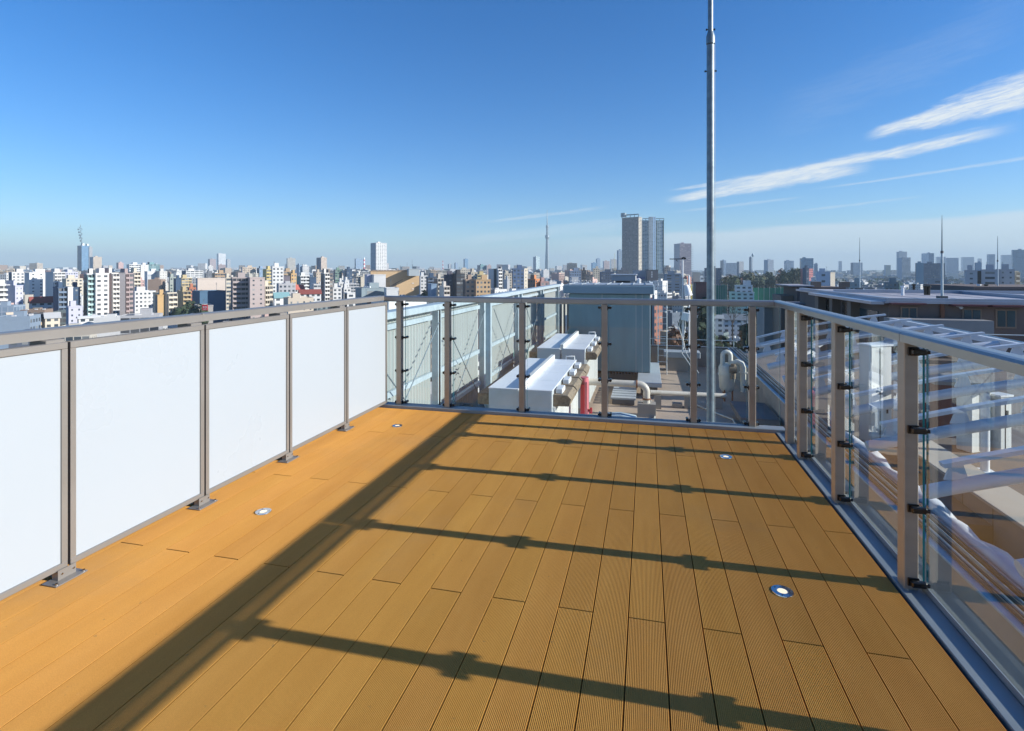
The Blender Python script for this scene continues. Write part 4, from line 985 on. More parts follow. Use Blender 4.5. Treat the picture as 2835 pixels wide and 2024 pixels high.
H('cream stepped stair side right of the square-window wall', 730, 733, 756, 790, 350, 'cream', 'dgrey', sr='b', balc=(.0, .5), th=20)
H('narrow pale building between the beige hall and the brown balconies', 624, 626, 641, 768, 420, 'cream', sr='b', th=10)
H('white slender apartment tower with dark window pairs', 751, 754, 785, 738, 450, 'white', 'bluegrey', sr='w', th=10)
H('shaded plum block leaning right of the white slender tower', 784, 785, 803, 764, 470, (.17, .15, .17), sr='p', th=8, ph=0)  # plum tone is shade put into the wall colour
H('tan balcony building behind the shaded plum block', 784, 785, 812, 751, 560, 'tan', sr='b', th=10)
H('orange-cream building catching the sun right of the plum block', 798, 806, 821, 757, 480, 'ochre', 'ochre', sr='w', sl='p', th=25)
H('yellow narrow balcony building left of the white slender tower', 737, 738, 753, 745, 520, (.6, .48, .2), sr='b', th=14)
H('far hazy white skyscraper, tallest of the left-centre cluster', 600, 605, 625, 702, 3400, 'white', 'bluegrey', sr='g', sl='g', th=20, name='skyscraper', fh=4)
H('far brown grid tower in the hazy left-centre cluster, lower front', 604, 605, 625, 733, 1900, 'mauve', sr='w', th=10, name='skyscraper')
H('far grey tower right in the hazy left-centre cluster', 625, 629, 638, 718, 3300, 'grey', 'bluegrey', sr='w', sl='g', name='skyscraper', fh=4)
H('far mauve tower left in the hazy left-centre cluster', 576, 581, 598, 717, 3200, 'mauve', 'navy', sr='w', name='skyscraper', fh=4)
H('pale low block before the hazy left-centre cluster', 575, 577, 590, 737, 1500, 'white', sr='w', th=10)
H('dark shaded block with light roof sheds before the hazy cluster', 566, 570, 603, 757, 700, 'dgrey', sr='w', th=10)
H('tan striped balcony building above the beige hall', 593, 595, 625, 756, 560, 'tan', sr='b', th=10)
H('beige slab row on the skyline above the brown balconies', 668, 671, 709, 740, 900, 'beige', 'bluegrey', sr='w', th=14)
H('blue-grey glass tower with navy left side on the skyline', 711, 718, 735, 742, 900, 'bluegrey', 'navy', sr='g', sl='g', th=20, name='office_building')
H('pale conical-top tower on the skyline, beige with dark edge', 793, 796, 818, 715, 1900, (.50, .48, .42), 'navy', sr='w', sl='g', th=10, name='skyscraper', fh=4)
H('small blue tower beside the white one right of the pale tower', 820, 828, 836, 733, 1300, 'bluegrey', 'blue', sr='g', sl='g', name='office_building')
H('small white tower right beside the small blue tower', 836, 838, 856, 736, 1300, 'white', sr='w', th=12)
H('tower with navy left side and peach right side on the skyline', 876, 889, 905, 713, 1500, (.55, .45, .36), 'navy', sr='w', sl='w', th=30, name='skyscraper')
H('tall white gridded tower with blue shaded side, alone on the skyline', 1026, 1041, 1071, 672, 1300, 'white', (.25, .33, .42), sr='w', sl='w', th=26, name='skyscraper', bay=5, fh=3.3)  # blue of the left face is shade, set as wall colour
H('hazy far office with dark left edge before the red and white chimney', 982, 985, 1003, 716, 2600, 'bluegrey', 'navy', sr='g', name='office_building')
H('white balcony tower front of the dark green-glass office', 828, 831, 857, 763, 520, 'white', 'teal', sr='b', balc=1, th=14)
H('navy windowless tower between the white balcony tower and a beige one', 856, 858, 876, 768, 500, 'navy', sr='p', th=8, ph=0)
H('beige slim tower right of the navy windowless tower', 875, 876, 889, 754, 560, 'beige', sr='s', th=12)
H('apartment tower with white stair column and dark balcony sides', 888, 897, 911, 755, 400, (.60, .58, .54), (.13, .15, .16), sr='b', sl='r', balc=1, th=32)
H('brown-grey rear wing of the tower with the white stair column', 910, 911, 921, 757, 405, (.22, .19, .17), sr='b', th=20)
H('green-striped dark office behind the tower with the white stair column', 925, 928, 947, 747, 700, 'green', 'dgrey', sr='b', th=12, name='office_building')
H('dark blue mid-rise below the far white spire', 955, 960, 975, 745, 700, 'navy', sr='w', sl='w', th=14)
H('white low-rise complex, tall middle tower', 934, 938, 951, 781, 430, 'white', sr='w', th=10)
H('white low-rise complex, left wing with rows of small windows', 918, 922, 946, 796, 410, 'white', 'grey', sr='w', th=10)
H('white low-rise complex, right wing with window ribbons', 950, 952, 971, 797, 420, 'white', 'grey', sr='w', th=10)
H('white stepped building with dark lower side above the right white wing', 953, 955, 967, 776, 500, 'white', sr='s', th=12)
H('small white cube house with two dark windows before the blue-grey hall', 953, 961, 983, 810, 330, 'white', 'black', sr='w', th=14, bay=6, ph=0)
H('black striped balcony building left of the cream round-window block', 984, 986, 998, 764, 600, (.5, .48, .42), 'dgrey', sr='r', th=10)
H('cream block with one round window left of the tan hall', 997, 999, 1016, 766, 600, 'cream', sr='p', th=10)
H('pale grey slab left of the bright white cube on the tan hall', 1014, 1016, 1035, 760, 430, 'lilac', sr='p', th=8, ph=0)
H('bright white windowless cube in front of the tan hall', 1033, 1035, 1068, 760, 420, 'white', sr='p', th=8, ph=0, bay=20)
H('long low blue-grey building with few dark windows behind the rail corner', 998, 1001, 1068, 797, 340, (.25, .31, .33), sr='w', th=16, bay=12, fh=6)
T, P, er, el, w, d, z1 = H('huge tan windowless hall with a black diagonal stripe', 1023, 1026, 1161, 750, 440, (.55, .385, .215), 'beige', sr='p', th=6, name='hall_building', ph=0)
mb = MB()
def onface(px, py, o=.4):
    q = at_depth(px, py, 1); dd = solve_len(P, er, px); Q = P+er*dd-el*o; dep = Q.x*FW[0]+Q.y*FW[1]; return Vector((Q.x, Q.y, top_z(py, dep)))
pts = [onface(1070, 797), onface(1114, 773), onface(1114, 775), onface(1097, 785), onface(1097, 797)]
mb.face(pts); part('dark_stripe', mb, M['insul'], T)
mb = MB()
for x in range(1030, 1130, 3): a = onface(x, 752, 0); mb.beam(a, a+Vector((0, 0, 1.4)), .5, .5)
part('roof_posts', mb, M['tanwall'], T)
for yy in (784, 800): 
    mb = MB(); a = onface(1140, yy, .15); b = onface(1146, yy, .15); mb.beam(a, b, .3, .5); part('window', mb, M['white'], T)
H('pale blue-grey plant box on the right top corner of the tan hall', 1131, 1132, 1161, 744, 437, (.42, .47, .48), sr='p', th=6, z0=top_z(764, 437), ph=0, nofoot=True, name='roof_box')
H('low bright white box before the black stripe of the tan hall', 1069, 1070, 1104, 797, 330, 'white', sr='p', th=6, ph=0, bay=30)
H('very low bright white roof block directly behind the far railing corner', 1074, 1076, 1181, 832, 230, (.75, .75, .73), sr='p', th=32, ph=0, bay=60)
H('dark grey low building right of the low white roof block, behind the corrugated screen', 1181, 1183, 1240, 829, 250, 'dgrey', sr='w', th=8, ph=0)
# ---------------- centre
H('white building with few windows right of the tan hall', 1162, 1164, 1183, 763, 480, 'white', sr='w', th=10)
H('dark navy balcony building beside the white one right of the tan hall', 1180, 1183, 1211, 766, 430, 'navy', 'navy', sr='b', th=10, balc=1, parts=(.14, .18, .24))
H('small grey-blue block with rounded front before the navy balconies', 1192, 1194, 1209, 786, 380, 'bluegrey', sr='p', th=10, ph=0)
H('white balcony stack with brown side left of the long dark block', 1209, 1211, 1228, 770, 400, (.62, .55, .45), 'brown', sr='b', balc=1, th=10)
H('small white balconied house front of the long dark block', 1226, 1228, 1245, 792, 360, (.66, .6, .52), sr='b', balc=1, th=12)
H('long dark violet-grey block behind the small white balconied house', 1228, 1231, 1263, 760, 450, (.10, .10, .13), sr='w', th=10)
H('black balcony block left of the tan stepped apartments', 1262, 1264, 1287, 757, 440, 'black', sr='b', th=14)
H('tan stepped apartment house with dark windows, left wing', 1287, 1289, 1315, 773, 370, (.45, .33, .24), 'black', sr='w', th=8)
H('tan stepped apartment house with gable, right wing glowing orange', 1314, 1318, 1358, 774, 365, (.56, .38, .21), 'brown', sr='w', th=12)
H('cream tower rising behind the tan stepped apartments', 1302, 1304, 1321, 753, 480, 'cream', 'dgrey', sr='w', th=12)
H('yellow balcony building behind the tan right wing', 1320, 1322, 1349, 760, 520, (.6, .48, .24), sr='b', th=10)
H('wide cream low building on the middle distance left of centre', 1270, 1274, 1308, 746, 900, 'cream', sr='w', th=8)
H('dark building with white zigzag balconies left of centre', 1367, 1369, 1378, 744, 470, (.05, .07, .08), sr='p', th=10, ph=0)
H('white zigzag balcony column of the dark zigzag building', 1377, 1378, 1389, 744, 469, 'white', sr='r', balc=1, th=36, ph=0)
H('grey narrow side at the right of the white zigzag column', 1388, 1389, 1397, 748, 475, 'grey', 'black', sr='p', th=20)
H('navy grid apartment tower with white right edge', 1418, 1420, 1451, 743, 470, (.10, .16, .27), 'navy', sr='w', th=8)
H('white lit edge of the navy grid apartment tower', 1450, 1451, 1461, 743, 472, 'cream', sr='s', th=40, ph=0)
H('narrow white slab right of the zigzag building', 1402, 1404, 1411, 774, 450, 'white', sr='p', th=12)
H('cream slab above the narrow white slab', 1394, 1397, 1417, 757, 620, 'cream', sr='w', th=12)
H('brick orange building behind the corrugated screen top', 1461, 1482, 1496, 772, 420, (.55, .22, .09), 'brown', sr='w', sl='w', th=50)
H('pinkish tiled house right of the brick orange building', 1495, 1497, 1519, 779, 420, 'pink', sr='w', th=10)
H('dark-light glass office left of the needle tower', 1476, 1484, 1494, 711, 2300, (.5, .62, .62), (.2, .28, .36), sr='g', sl='g', th=34, name='office_building', fh=4)
H('curved far dark blue tower left of centre skyline', 1283, 1287, 1296, 717, 3200, 'blue', 'blue', sr='g', sl='g', name='skyscraper', fh=4)
H('far blue slab second left of the curved dark tower', 1258, 1261, 1267, 728, 3200, 'bluegrey', 'navy', sr='g', name='skyscraper', fh=4)
H('far grey slab furthest left of the curved dark tower', 1240, 1243, 1250, 731, 3200, 'grey', 'navy', sr='g', name='skyscraper', fh=4)
H('teal blue office with stepped roof on the centre skyline', 1321, 1330, 1345, 734, 1500, 'teal', 'navy', sr='g', sl='g', name='office_building')
H('grey building with bright left edge right of the teal office', 1345, 1348, 1360, 735, 1500, 'mauve', 'white', sr='w', name='office_building')
# twin towers and neighbours
T, P, er, el, w, d, z1 = H('left twin skyscraper, brown grid facade with pale right edge', 1722, 1768, 1777, 600, 1300, 'cream', (.27, .235, .215), sr='b', sl='w', th=62, name='skyscraper', bay=3.6, fh=3.25, ph=0)
mb = MB(); 
Q = P+el*d; mb.beam(Vector((P.x, P.y, z1+6)), Vector((Q.x, Q.y, z1+6)), 2.5, 2.5)
for f in (0, .25, .5, .75, 1): q = P.lerp(Q, f); mb.beam((q.x, q.y, z1-1), (q.x, q.y, z1+6), 1.5, 1.5)
q = P.lerp(Q, .9); mb.tube([(q.x, q.y, z1+2), (q.x, q.y, z1+11)], 7, n=14); part('roof_frame', mb, M['steel'], T)
T, P, er, el, w, d, z1 = H('right twin skyscraper, pale blue-green facade', 1777, 1779, 1838, 610, 1320, (.38, .53, .60), (.30, .42, .48), sr='b', sl='w', th=10, name='skyscraper', bay=5, fh=3.25, ph=0)
mb = MB(); a = P+er*(w*.28)-el*3; boxfaces(mb, a, er, el, w*.2, 4, GZ, z1+8, (.42, .50, .55), (.42, .5, .55), 'w', 'p', fh=3.25); a = P+er*(w*.48)-el*2.4; boxfaces(mb, a, er, el, w*.13, 3, GZ, z1+8, (.45, .62, .78), (.4, .5, .6), 's', 'p', fh=3.25, bay=9); part('centre_bay', mb, None, T)
mb = MB(); a = P+er*w*.985; mb.beam((a.x, a.y, GZ), (a.x, a.y, z1), 1.6, 1.6); a = P+er*w*.66; mb.beam((a.x, a.y-1, GZ), (a.x, a.y-1, z1), 1.2, 1.2); part('green_fin', mb, M['leaf'], T)
mb = MB(); Q = P+er*w; mb.beam((P.x, P.y, z1+4), (Q.x, Q.y, z1+4), 1.6, 1.6)
for f in (0, .15, .6, .8, 1): q = P.lerp(Q, f); mb.beam((q.x, q.y, z1-1), (q.x, q.y, z1+4), 1.2, 1.2)
part('roof_frame', mb, M['steel'], T)
H('slim blue-grey tower hidden behind the left edge of the twin skyscrapers', 1708, 1712, 1724, 693, 1500, 'bluegrey', 'bluegrey', sr='w', name='skyscraper')
T, P, er, el, w, d, z1 = H('purple gridded skyscraper right of the twins with grey left side', 1866, 1882, 1914, 674, 1500, (.24, .21, .27), (.42, .42, .44), sr='b', sl='s', th=24, name='skyscraper', bay=5)
mb = MB()
for k in range(15):
    a = P+er*w; mb.box(a.x, a.x+5, a.y, a.y+3, z1-10-k*6, z1-9-k*6)
part('balcony_fins', mb, M['slab'], T)
H('hazy tower with grey crown left of the twins', 1690, 1692, 1709, 718, 2200, 'grey', 'white', sr='w', name='skyscraper')
H('hazy mauve office second left of the grey crown', 1669, 1672, 1688, 723, 2400, 'mauve', 'bluegrey', sr='g', name='office_building')
H('hazy blue peaked tower left of the mauve office', 1650, 1653, 1662, 716, 2600, 'bluegrey', 'blue', sr='g', name='skyscraper')
H('low hazy blue block at the foot of the peaked tower', 1637, 1640, 1652, 728, 2500, 'blue', 'blue', sr='g', name='office_building')
H('grey-blue ribbon office below the skyline, right of the needle tower', 1574, 1577, 1609, 749, 620, (.24, .31, .42), 'dgrey', sr='w', th=8, name='office_building')
H('small white flat box before the grey-blue ribbon office', 1581, 1583, 1601, 767, 480, 'white', 'bluegrey', sr='p', th=6, ph=0, dep=10)
H('black and white striped building right of the ribbon office', 1611, 1613, 1623, 748, 600, 'black', sr='r', th=10, bay=2)
H('dark spotted building right of the striped one', 1622, 1624, 1641, 760, 560, (.12, .12, .13), sr='w', th=10)
H('cream mid-rise between dark blocks before the hazy mauve office', 1641, 1643, 1660, 743, 800, 'cream', sr='w', th=10)
H('dark blue office under the hazy grey crown tower', 1660, 1664, 1700, 752, 700, (.08, .11, .17), sr='w', th=8)
H('dark grid-window block at the foot of the left twin', 1706, 1709, 1741, 747, 800, (.13, .14, .17), 'navy', sr='w', th=8)
T, P, er, el, w, d, z1 = H('wide blue-grey commercial block with a blue rooftop sign under the twins', 1753, 1756, 1789, 748, 650, (.20, .26, .34), sr='p', th=6, ph=0, name='commercial_building')
mb = MB()
def sgn(px, py): return onface(px, py, .5)
x = 1758
for ch in range(9):
    a, b = sgn(x, 773), sgn(x+2.0, 766); mb.face([a, (b.x, b.y, a.z), b, (a.x, a.y, b.z)]); x += 3.1
part('sign', mb, M['bluesign'], T)
T, P, er, el, w, d, z1 = H('dark brown-grey tower block with white vertical lettering under the right twin', 1788, 1791, 1822, 747, 640, (.15, .14, .145), 'dgrey', sr='p', th=6, ph=0, name='commercial_building')
mb = MB()
for k in range(3):
    y = 752+k*6; cx_ = 1804.5
    for dy in (0, 1.7, 3.4): a, b = sgn(cx_-2, y+dy+.7), sgn(cx_+2, y+dy); mb.face([a, (b.x, b.y, a.z), b, (a.x, a.y, b.z)])
    a, b = sgn(cx_-.4, y+4.3), sgn(cx_+.4, y); mb.face([a, (b.x, b.y, a.z), b, (a.x, a.y, b.z)])
part('sign', mb, M['whitesign'], T)
H('blue-grey block with lighter columns behind the antenna mast', 1838, 1842, 1886, 758, 560, (.16, .22, .30), sr='w', th=8, bay=8)
H('dark block with small cream top left behind the mast', 1835, 1840, 1856, 740, 900, (.3, .27, .24), 'dgrey', sr='w', th=10)
H('dark red-brown hall behind the flagpole, right of the antenna mast', 1920, 1926, 1960, 781, 420, (.10, .03, .035), 'black', sr='p', th=8, ph=0, name='hall_building')
H('navy flat office left behind the flagpole', 1950, 1952, 1998, 742, 900, (.08, .13, .20), sr='w', th=8)
H('white small roof dome building right of the purple skyscraper', 1918, 1920, 1938, 754, 900, 'cream', sr='p', th=8, ph=0)
# ---------------- right skyline, bluish walls carrying skylit shade in their colour
for (lab, xa, xm, xb, yt, D, cr, cl, sr) in (
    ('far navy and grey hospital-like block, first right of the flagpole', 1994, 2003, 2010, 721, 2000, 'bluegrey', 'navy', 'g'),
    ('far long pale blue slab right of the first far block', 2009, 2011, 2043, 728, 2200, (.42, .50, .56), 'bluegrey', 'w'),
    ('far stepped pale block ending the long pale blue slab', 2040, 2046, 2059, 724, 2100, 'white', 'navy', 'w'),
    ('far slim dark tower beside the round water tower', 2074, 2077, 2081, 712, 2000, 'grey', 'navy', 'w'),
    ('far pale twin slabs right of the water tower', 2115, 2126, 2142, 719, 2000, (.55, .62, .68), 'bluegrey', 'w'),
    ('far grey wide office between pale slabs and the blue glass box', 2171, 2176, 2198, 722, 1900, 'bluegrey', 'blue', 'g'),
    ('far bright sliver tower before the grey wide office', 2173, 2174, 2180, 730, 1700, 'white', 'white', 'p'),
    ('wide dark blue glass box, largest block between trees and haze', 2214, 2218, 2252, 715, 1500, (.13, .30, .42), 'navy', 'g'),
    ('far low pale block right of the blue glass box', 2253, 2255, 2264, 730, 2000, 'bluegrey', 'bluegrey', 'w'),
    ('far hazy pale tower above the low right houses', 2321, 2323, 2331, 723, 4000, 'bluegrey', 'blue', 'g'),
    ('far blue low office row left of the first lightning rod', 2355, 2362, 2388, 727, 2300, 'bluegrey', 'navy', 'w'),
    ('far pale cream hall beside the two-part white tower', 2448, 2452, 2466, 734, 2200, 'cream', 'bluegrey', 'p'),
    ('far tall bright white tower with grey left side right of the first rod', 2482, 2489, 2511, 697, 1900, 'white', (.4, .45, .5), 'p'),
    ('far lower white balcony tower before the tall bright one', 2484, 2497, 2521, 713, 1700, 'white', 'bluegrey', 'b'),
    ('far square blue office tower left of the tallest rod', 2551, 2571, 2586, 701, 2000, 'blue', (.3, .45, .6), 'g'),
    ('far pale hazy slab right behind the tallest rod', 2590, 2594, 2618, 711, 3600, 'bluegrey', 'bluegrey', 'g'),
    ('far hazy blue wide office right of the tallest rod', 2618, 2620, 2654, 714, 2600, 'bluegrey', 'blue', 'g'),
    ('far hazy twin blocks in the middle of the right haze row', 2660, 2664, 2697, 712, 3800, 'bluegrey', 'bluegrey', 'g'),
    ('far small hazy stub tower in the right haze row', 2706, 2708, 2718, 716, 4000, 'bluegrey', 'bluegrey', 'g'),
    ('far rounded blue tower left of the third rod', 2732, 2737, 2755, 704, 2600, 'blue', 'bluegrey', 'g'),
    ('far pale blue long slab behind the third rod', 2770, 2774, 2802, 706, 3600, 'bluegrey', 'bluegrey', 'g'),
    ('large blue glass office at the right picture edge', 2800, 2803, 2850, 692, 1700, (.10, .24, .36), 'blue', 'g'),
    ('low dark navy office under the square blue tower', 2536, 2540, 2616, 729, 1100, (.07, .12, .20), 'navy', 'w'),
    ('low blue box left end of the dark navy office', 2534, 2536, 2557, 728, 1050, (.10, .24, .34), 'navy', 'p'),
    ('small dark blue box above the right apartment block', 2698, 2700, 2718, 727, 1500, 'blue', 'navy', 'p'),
    ):
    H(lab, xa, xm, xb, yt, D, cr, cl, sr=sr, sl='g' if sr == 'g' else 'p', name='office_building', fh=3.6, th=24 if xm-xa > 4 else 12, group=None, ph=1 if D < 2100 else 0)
H('grey apartment block with four dark window columns on the right, left end wall', 2670, 2673, 2706, 748, 330, (.42, .44, .47), sr='s', th=6, bay=6)
H('dark recessed stair slot of the grey right apartment block', 2705, 2706, 2717, 750, 332, 'black', sr='p', th=4, ph=0)
H('grey apartment block with four dark window columns on the right, main part', 2716, 2717, 2766, 746, 330, (.38, .41, .46), sr='w', th=4, bay=9)
H('grey apartment block with four dark window columns on the right, blank panel wall', 2765, 2766, 2809, 745, 332, (.36, .39, .43), sr='s', th=6, bay=4)
H('narrow white stepped balcony end at the right picture edge', 2808, 2809, 2820, 750, 336, 'cream', 'dgrey', sr='b', balc=1, th=36, ph=0)
H('white office with six square windows and sunlit side, right of the wood', 2258, 2261, 2299, 752, 520, (.50, .56, .66), sr='s', th=10, bay=8, fh=5.5)
H('cream sunlit flank of the white office with six windows', 2298, 2299, 2312, 754, 522, 'cream', sr='p', th=44, ph=0)  # sunlight put into the cream, the bluer office front is the shaded copy
H('dark red and navy slim block left of the six-window office', 2222, 2232, 2240, 741, 700, 'navy', 'navy', sr='w', th=30)
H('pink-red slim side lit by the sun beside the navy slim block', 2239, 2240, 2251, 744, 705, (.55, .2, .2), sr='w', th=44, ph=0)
T, P, er, el, w, d, z1 = H('white tiered ship-like building before the green net, lower tier', 2018, 2022, 2088, 808, 420, (.60, .63, .66), sr='w', th=8, ph=0, bay=4)
H('white tiered ship-like building before the green net, middle tier', 2034, 2037, 2083, 789, 424, (.60, .63, .66), sr='w', th=8, ph=0, bay=4, nofoot=True)
H('white tiered ship-like building before the green net, top tower', 2063, 2064, 2079, 777, 428, (.62, .64, .66), sr='p', th=8, ph=0, nofoot=True)
H('white low building with terrace windows below the six-window office', 2238, 2241, 2262, 778, 470, (.5, .54, .58), sr='w', th=8)
H('long low grey-blue block left of the second rod base', 2566, 2570, 2623, 773, 420, (.28, .32, .36), sr='s', th=6, ph=0, bay=14)
H('low brown shed with tan canopy before the grey right apartment block', 2640, 2644, 2690, 786, 380, (.45, .32, .2), sr='p', th=6, ph=0)
H('low teal-grey building between the rods on the right', 2446, 2450, 2496, 781, 400, (.16, .22, .26), sr='w', th=8)
H('small yellow house right of the low teal-grey building', 2491, 2493, 2500, 783, 390, (.6, .6, .4), sr='s', th=8, ph=0)
H('pale bluish low block left of the first lightning rod base', 2350, 2353, 2386, 781, 400, (.30, .36, .38), sr='w', th=8)
# ---------------- houses seen through the far glass, below the top rail
def gable(label, xa, xm, xb, ye, D, wc, rc, rise=2.2, th=25, dep=8, name='house', group=None, m=None):
    wc = CAT.get(wc, wc); rc = CAT.get(rc, rc)
    P = at_depth(xm, HY, D); P.z = 0; z1 = top_z(ye, D)
    ray = Vector((P.x, P.y, 0)).normalized(); rp = Vector((ray.y, -ray.x, 0)); t = R(th)
    er = rp*math.cos(t)+ray*math.sin(t); el = -rp*math.sin(t)+ray*math.cos(t)
    w = solve_len(P, er, xb); d = solve_len(P, el, xa) if xm-xa > 1.5 else dep
    T = thing(name, label, 'house', (P.x, P.y, GZ), group)
    c = P+er*w/2+el*d/2; USED.append((c.x, c.y, max(w, d)*.6+2))
    mb = MB(); A, nf = boxfaces(mb, P, er, el, w, d, GZ, z1, wc, wc, 'w', 'w', 2.8, 3.6)
    for a, b in ((A[0], A[3]), (A[1], A[2])):
        mm = (a+b)/2; mb.face([(a.x, a.y, z1), (b.x, b.y, z1), (mm.x, mm.y, z1+rise)], M['f_p'], wc)
    part('wall', mb, None, T)
    mb = MB(); o = er*.5; oo = el*.6
    m0 = (A[0]+A[3])/2-o; m1 = (A[1]+A[2])/2+o; up = Vector((0, 0, 1))
    for s0, s1, q in ((A[0]-o-oo, A[1]+o-oo, 1), (A[3]-o+oo, A[2]+o+oo, 1)):
        e0 = Vector((s0.x, s0.y, z1-.3)); e1 = Vector((s1.x, s1.y, z1-.3)); t0 = Vector((m0.x, m0.y, z1+rise+.12)); t1 = Vector((m1.x, m1.y, z1+rise+.12))
        mb.face([e0, e1, t1, t0], M['f_p'], rc); mb.face([e0-up*.2, e1-up*.2, e1, e0], M['f_p'], rc)
    part('roof', mb, None, T); return T
gable('white gabled house with two small windows behind the flagpole', 2000, 2003, 2072, 884, 330, (.62, .64, .66), (.22, .24, .27), 3.2, 12, 10)
gable('pale flat-fronted house left of the flagpole under the rail', 1962, 1966, 2003, 880, 300, 'white', 'grey', 1.5, 10, 10)
gable('red-roofed long row house at left, below the long white complex', 80, 84, 148, 838, 345, 'white', 'red', 3.5, 12)
gable('tan house with black solar roof at the left bottom of the skyline', 66, 72, 124, 884, 265, (.5, .38, .25), 'black', 2.6, 20)
gable('cream house with yellow front beside the tan house', 122, 125, 166, 880, 270, 'cream', 'grey', 2.4, 14)
gable('tan slope-roofed house at the far left bottom', 18, 22, 74, 884, 255, (.5, .36, .24), 'beige', 3.0, 24)
gable('long red-roofed building, right one before the white stair-column tower', 826, 830, 889, 813, 345, 'white', 'red', 2.4, 8)
gable('red hipped roof house left of the long red-roofed building', 806, 812, 842, 801, 400, 'white', (.45, .12, .09), 3.2, 30)
gable('teal-roofed house right of the cream stair side', 757, 760, 800, 824, 330, 'white', 'teal', 3.0, 20)
gable('white arcade building under the red roofs just above the rail', 797, 800, 841, 826, 310, 'white', 'cream', 1.0, 10)
gable('white flat house with awning at the foot of the green-balcony tower', 214, 218, 287, 880, 262, 'white', 'white', .6, 8)
# red sign on the grey shop
a = at_depth(560, 844, 296); b = at_depth(575, 859, 296); t = thing('shop_sign', 'square red shop sign with white marks on the low grey shop building', 'sign', (a.x, a.y, b.z))
mb = MB(); e = (b-a); e.z = 0; el_ = Vector((-e.y, e.x, 0)).normalized()
def sq(u0, u1, v0, v1, off):
    r = []
    for u, v in ((u0, v1), (u1, v1), (u1, v0), (u0, v0)): q = a+e*u-el_*off; r.append((q.x, q.y, a.z+(b.z-a.z)*v))
    return r
mb.beam((a+e*0).to_tuple()[:2]+((a.z+b.z)/2,), (a+e*1).to_tuple()[:2]+((a.z+b.z)/2,), .3, a.z-b.z); part('board', mb, M['redsign'], t)
mb = MB(); 
for u0, u1, v0, v1 in ((.15, .45, .28, .36), (.15, .45, .44, .50), (.27, .33, .28, .60), (.55, .85, .28, .36), (.55, .6, .28, .6), (.8, .85, .28, .6), (.55, .85, .54, .6), (.2, .8, .76, .82)): mb.face(sq(u0, u1, v0, v1, .2))
part('lettering', mb, M['whitesign'], t)
# ---------------- needle tower
D = 3300; P = at_depth(1515, HY, D); bx, by = P.x, P.y
t = thing('needle_tower', 'very tall grey-blue lattice broadcasting tower with two observation decks on the skyline', 'tower', (bx, by, GZ))
def zt(y): return top_z(y, D)
k = D/F
mb = MB(); mb.tube([(bx, by, GZ), (bx, by, zt(720)), (bx, by, zt(690)), (bx, by, zt(662))], [7.2*k, 5.8*k, 4.6*k, 3.6*k], n=20); part('shaft', mb, M['steel'], t)
mb = MB(); mb.tube([(bx, by, zt(664)), (bx, by, zt(659)), (bx, by, zt(652)), (bx, by, zt(650))], [3.4*k, 5.2*k, 6.4*k, 3*k], n=20); part('observation_deck', mb, M['steel'], t)
mb = MB(); mb.tube([(bx, by, zt(651)), (bx, by, zt(630))], 3.0*k, n=16); part('upper_shaft', mb, M['steel'], t)
mb = MB(); mb.tube([(bx, by, zt(632)), (bx, by, zt(629)), (bx, by, zt(625)), (bx, by, zt(623))], [2.8*k, 4.0*k, 4.0*k, 2*k], n=16); part('observation_deck', mb, M['steel'], t)
mb = MB(); mb.tube([(bx, by, zt(624)), (bx, by, zt(600)), (bx, by, zt(599)), (bx, by, zt(581))], [1.5*k, 1.1*k, .8*k, .5*k], n=10); part('antenna', mb, M['steel'], t)
# chimneys, masts
def mast(label, x, yt, D, wpx, m1, m2=None, n=6, name='chimney', cat='chimney', ybase=750):
    P = at_depth(x, HY, D); T = thing(name, label, cat, (P.x, P.y, GZ)); z1 = top_z(yt, D); z0 = top_z(ybase, D); k = D/F
    mb = MB(); mb.cyl((P.x, P.y), wpx*k/2, GZ, z0, n=10); part('lower_shaft', mb, m1, T)
    for i in range(n):
        mb = MB(); mb.cyl((P.x, P.y), wpx*k/2*(1-.2*i/n), z0+(z1-z0)*i/n, z0+(z1-z0)*(i+1)/n, n=10); part('band', mb, (m1 if i % 2 else (m2 or m1)), T)
mast('far red and white banded chimney left of the curved dark tower', 1226, 722, 3000, 2.6, M['redsign'], M['whitesign'], 6)
mast('red and white lattice mast by the hazy far office', 1008, 713, 2000, 5, M['pink'], M['whitesign'], 7, 'lattice_mast', 'mast')
mast('thin far white spire above the dark blue mid-rise', 961, 735, 1200, 1.2, M['whitesign'], None, 1, 'lattice_mast', 'mast')
mast('far yellow construction mast left of the twin skyscrapers', 1702, 701, 1800, .8, M['yellow'], None, 2, 'lattice_mast', 'mast')
for x, yt in ((1127, 727), (1141, 719)): mast(f'{"shorter" if x == 1127 else "taller"} thin aerial on the skyline above the tan hall', x, yt, 900, .7, M['steel'], None, 1, 'lattice_mast', 'mast')
P = at_depth(2084, HY, 2000); t = thing('water_tower', 'far water tower with a round tank on a thin stem right of the flagpole', 'water tower', (P.x, P.y, GZ)); k = 2000/F
mb = MB(); mb.cyl((P.x, P.y), .6*k, GZ, top_z(710, 2000), n=8); part('stem', mb, M['slab'], t)
mb = MB(); mb.tube([(P.x, P.y, top_z(711, 2000)), (P.x, P.y, top_z(709, 2000)), (P.x, P.y, top_z(705, 2000)), (P.x, P.y, top_z(702, 2000))], [1.5*k, 3*k, 3*k, 1.5*k], n=12); part('tank', mb, M['enclcap'], t)
